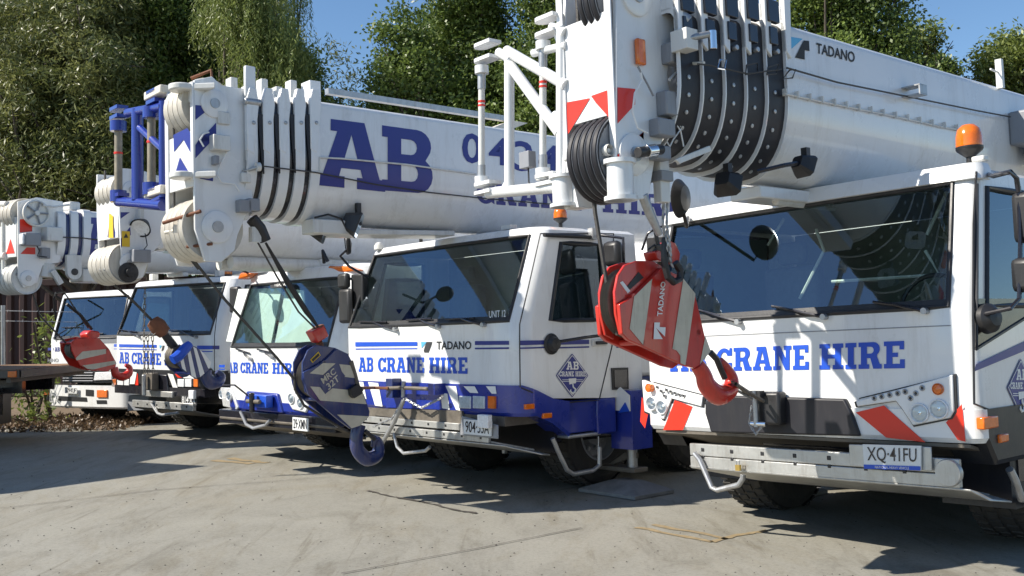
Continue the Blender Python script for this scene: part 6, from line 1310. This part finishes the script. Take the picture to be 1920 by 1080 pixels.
# leaf litter on the soil
g = np.random.default_rng(3); P = np.stack([g.uniform(-10.5, -6.1, 9000), g.uniform(15.9, 18.6, 9000), g.uniform(0, .05, 9000)], 1); P[:, 2] += .10*np.exp(-((P[:, 0]+7.6)**2)/1.2-((P[:, 1]-16.9)**2)/.5)*g.uniform(0, 1.6, 9000)
o = leaves('leaf_litter', P, .075, .035, 'litter', None, 0, None, 4); tag(o, 'dry brown leaves scattered on the soil behind the slab', 'leaf litter', None, 'stuff')
# ---------------------------------------------------------------- maroon wall, fence, flatbed truck
fr = Fr([-9.5, 25.6, 0], nrm([1, .0, 0]), nrm([0, 1, 0]), [0, 0, 1]); R = thing('container', fr, 'long dark maroon corrugated steel container behind the small left cabs', 'container')
mb = MB(fr); xs = []; 
for i in range(44):
    x = -7+i*.32; xs += [(x, 0), (x+.1, 0), (x+.16, .05), (x+.26, .05)]
mb.grid([[(x, y, z) for x, y in xs] for z in (.15, 2.75)], 'maroon'); mb.box((-7, .06, .15), (7.1, 2.4, 2.75), 'maroon'); mb.link('side_wall', R)
mb = MB(fr); mb.box((-7.05, -.04, 2.75), (7.15, 2.45, 2.92), 'maroon'); mb.box((-7.05, -.04, 0), (7.15, 2.45, .15), 'maroon'); mb.box((-7.1, -.05, 0), (-6.95, .1, 2.92), 'maroon'); mb.box((7.05, -.05, 0), (7.2, .1, 2.92), 'maroon'); mb.link('frame', R, bevel=.01)
fr = Fr([-8.5, 17.05, 0], [1, 0, 0], [0, 1, 0], [0, 0, 1]); R = thing('wire_fence', fr, 'galvanised post and barbed wires standing before the maroon wall', 'fence')
mb = MB(fr); mb.cyl((0, 0, -.02), (0, 0, 2.02), .035, 'steel', seg=14); mb.link('post', R)
mb = MB(fr); mb.cyl((-2.6, .3, -.02), (-2.6, .3, 2.02), .035, 'steel', seg=14); mb.link('post', R)
for z in (1.93, 1.76):
    mb = MB(fr); mb.tube([(-2.6, .3, z), (0, .04, z), (1.1, .3, z-.04)], .005, 'steel', 5)
    for i in range(12): x = -2+i*.25; mb.cyl((x, .15, z-.02), (x+.01, .15, z+.02), .004, 'steel', seg=4)
    mb.link('wire', R)
fr = Fr([-8.92, 14.5, 0], [1, 0, 0], [0, 1, 0], [0, 0, 1]); R = thing('flatbed_truck', fr, 'flatbed truck tail with weathered timber tray at the left edge', 'truck')
mb = MB(fr)
for i in range(9): mb.box((-3.4, -1.15+i*.256, 1.02), (2.45, -1.15+i*.256+.24, 1.07), 'timber')
mb.link('tray', R, bevel=.004)
mb = MB(fr); mb.box((-3.45, -1.2, .96), (2.5, -1.15, 1.06), 'grime'); mb.box((2.45, -1.2, .96), (2.5, 1.2, 1.06), 'grime'); mb.box((-3.45, 1.15, .96), (2.5, 1.2, 1.06), 'grime'); mb.link('tray_edge', R, bevel=.006)
mb = MB(fr); mb.box((-3.4, -.5, .72), (2.2, -.4, .9), 'blackp'); mb.box((-3.4, .4, .72), (2.2, .5, .9), 'blackp')
for x in (-3, -2, -1, 0, 1, 1.6, 2.3): mb.box((x, -1.14, .9), (x+.06, 1.14, .96), 'grime')
for x in (1.0, 1.8): mb.box((x, -1.12, .55), (x+.05, -1.06, .96), 'grime')
mb.box((.9, -1.1, .5), (1.9, -1.04, .56), 'blackp'); mb.link('chassis', R)
mb = MB(fr); mb.box((2.36, -1.23, .97), (2.47, -1.2, 1.05), 'orange'); mb.link('marker_lamp', R, bevel=.006)
for sy_ in (-.85, .85):
    mb = MB(fr); c = (.75, sy_, .45); mb.lathe(c, (0, -1 if sy_ < 0 else 1, 0), [(.2, -.12), (.42, -.14), (.45, -.08), (.45, .08), (.42, .14), (.26, .13)], 'rubber', 32); wo = mb.link('tyre', R)
    mb = MB(fr); mb.lathe(c, (0, -1 if sy_ < 0 else 1, 0), [(.26, .12), (.22, .06), (.1, .04), (.1, .1), (.001, .1)], 'grime', 24); mb.link('rim', wo)
    mb = MB(fr); mb.box((1.25, sy_-.2, .2), (1.29, sy_+.2, .92), 'black'); mb.link('mud_flap', R)
mb = MB(fr); mb.box((1.35, -1.0, .42), (1.95, -.5, .8), 'blackp'); mb.link('tool_box', R, bevel=.02)
mb = MB(fr); mb.box((-6.2, -1.1, .6), (-3.6, 1.1, 2.6), 'white'); mb.link('truck_cab', R, bevel=.1)
# added unseen shelter beyond the left edge of the picture: roof shaped to throw the long shade on the slab
fr = Fr([-11.5, 11.0, 0], [1, 0, 0], [0, 1, 0], [0, 0, 1]); R = thing('shade_roof', fr, 'added unseen shelter with a flat roof beyond the flatbed truck', 'shade_caster')
mb = MB(fr); rp = [(-9.3, 8.95), (-7.95, 10.65), (-8.9, 11.1), (-8.3, 12.9), (-12, 15.3), (-18, 14), (-15, 6)]; mb.prism([(x+11.5, y-11, 3.95) for x, y in rp], (0, 0, .12), 'steel'); mb.link('roof', R)
for x, y in ((-9.6, 9.3), (-9.0, 12.7), (-12.2, 14.6), (-15, 7)):
    mb = MB(fr); mb.box((x+11.44, y-11.06, -.02), (x+11.56, y-10.94, 3.95), 'steel'); mb.link('post', R)
# float plates on the slab under the outrigger feet
for P, lb in ((FB.w([1.42, 1.2, 0]), 'grey steel float plate on the slab under the blue outrigger'), (FA.w([-1.35, 1.7, 0]), 'worn float plate on the slab beside the nearest crane front tyre')):
    fr = Fr([P[0], P[1], 0], FB.M[:, 0]*[1, 1, 0], FB.M[:, 1]*[1, 1, 0], [0, 0, 1]); R = None
    mb = MB(fr); q = .34; mb.prism([(-q, -q*.75, .008), (q, -q*.75, .008), (q, q*.75, .008), (-q, q*.75, .008)], (0, 0, .03), 'pad'); mb.add([(-q, -q*.75, .038), (q, -q*.75, .038), (q, q*.75, .038), (-q, q*.75, .038), (-.1, -.1, .12), (.1, -.1, .12), (.1, .1, .12), (-.1, .1, .12)], [(0, 1, 5, 4), (1, 2, 6, 5), (2, 3, 7, 6), (3, 0, 4, 7), (4, 5, 6, 7)], 'pad')
    o = mb.link('float_plate', None, bevel=.004); tag(o, lb, 'pad', 'float plates on the slab')
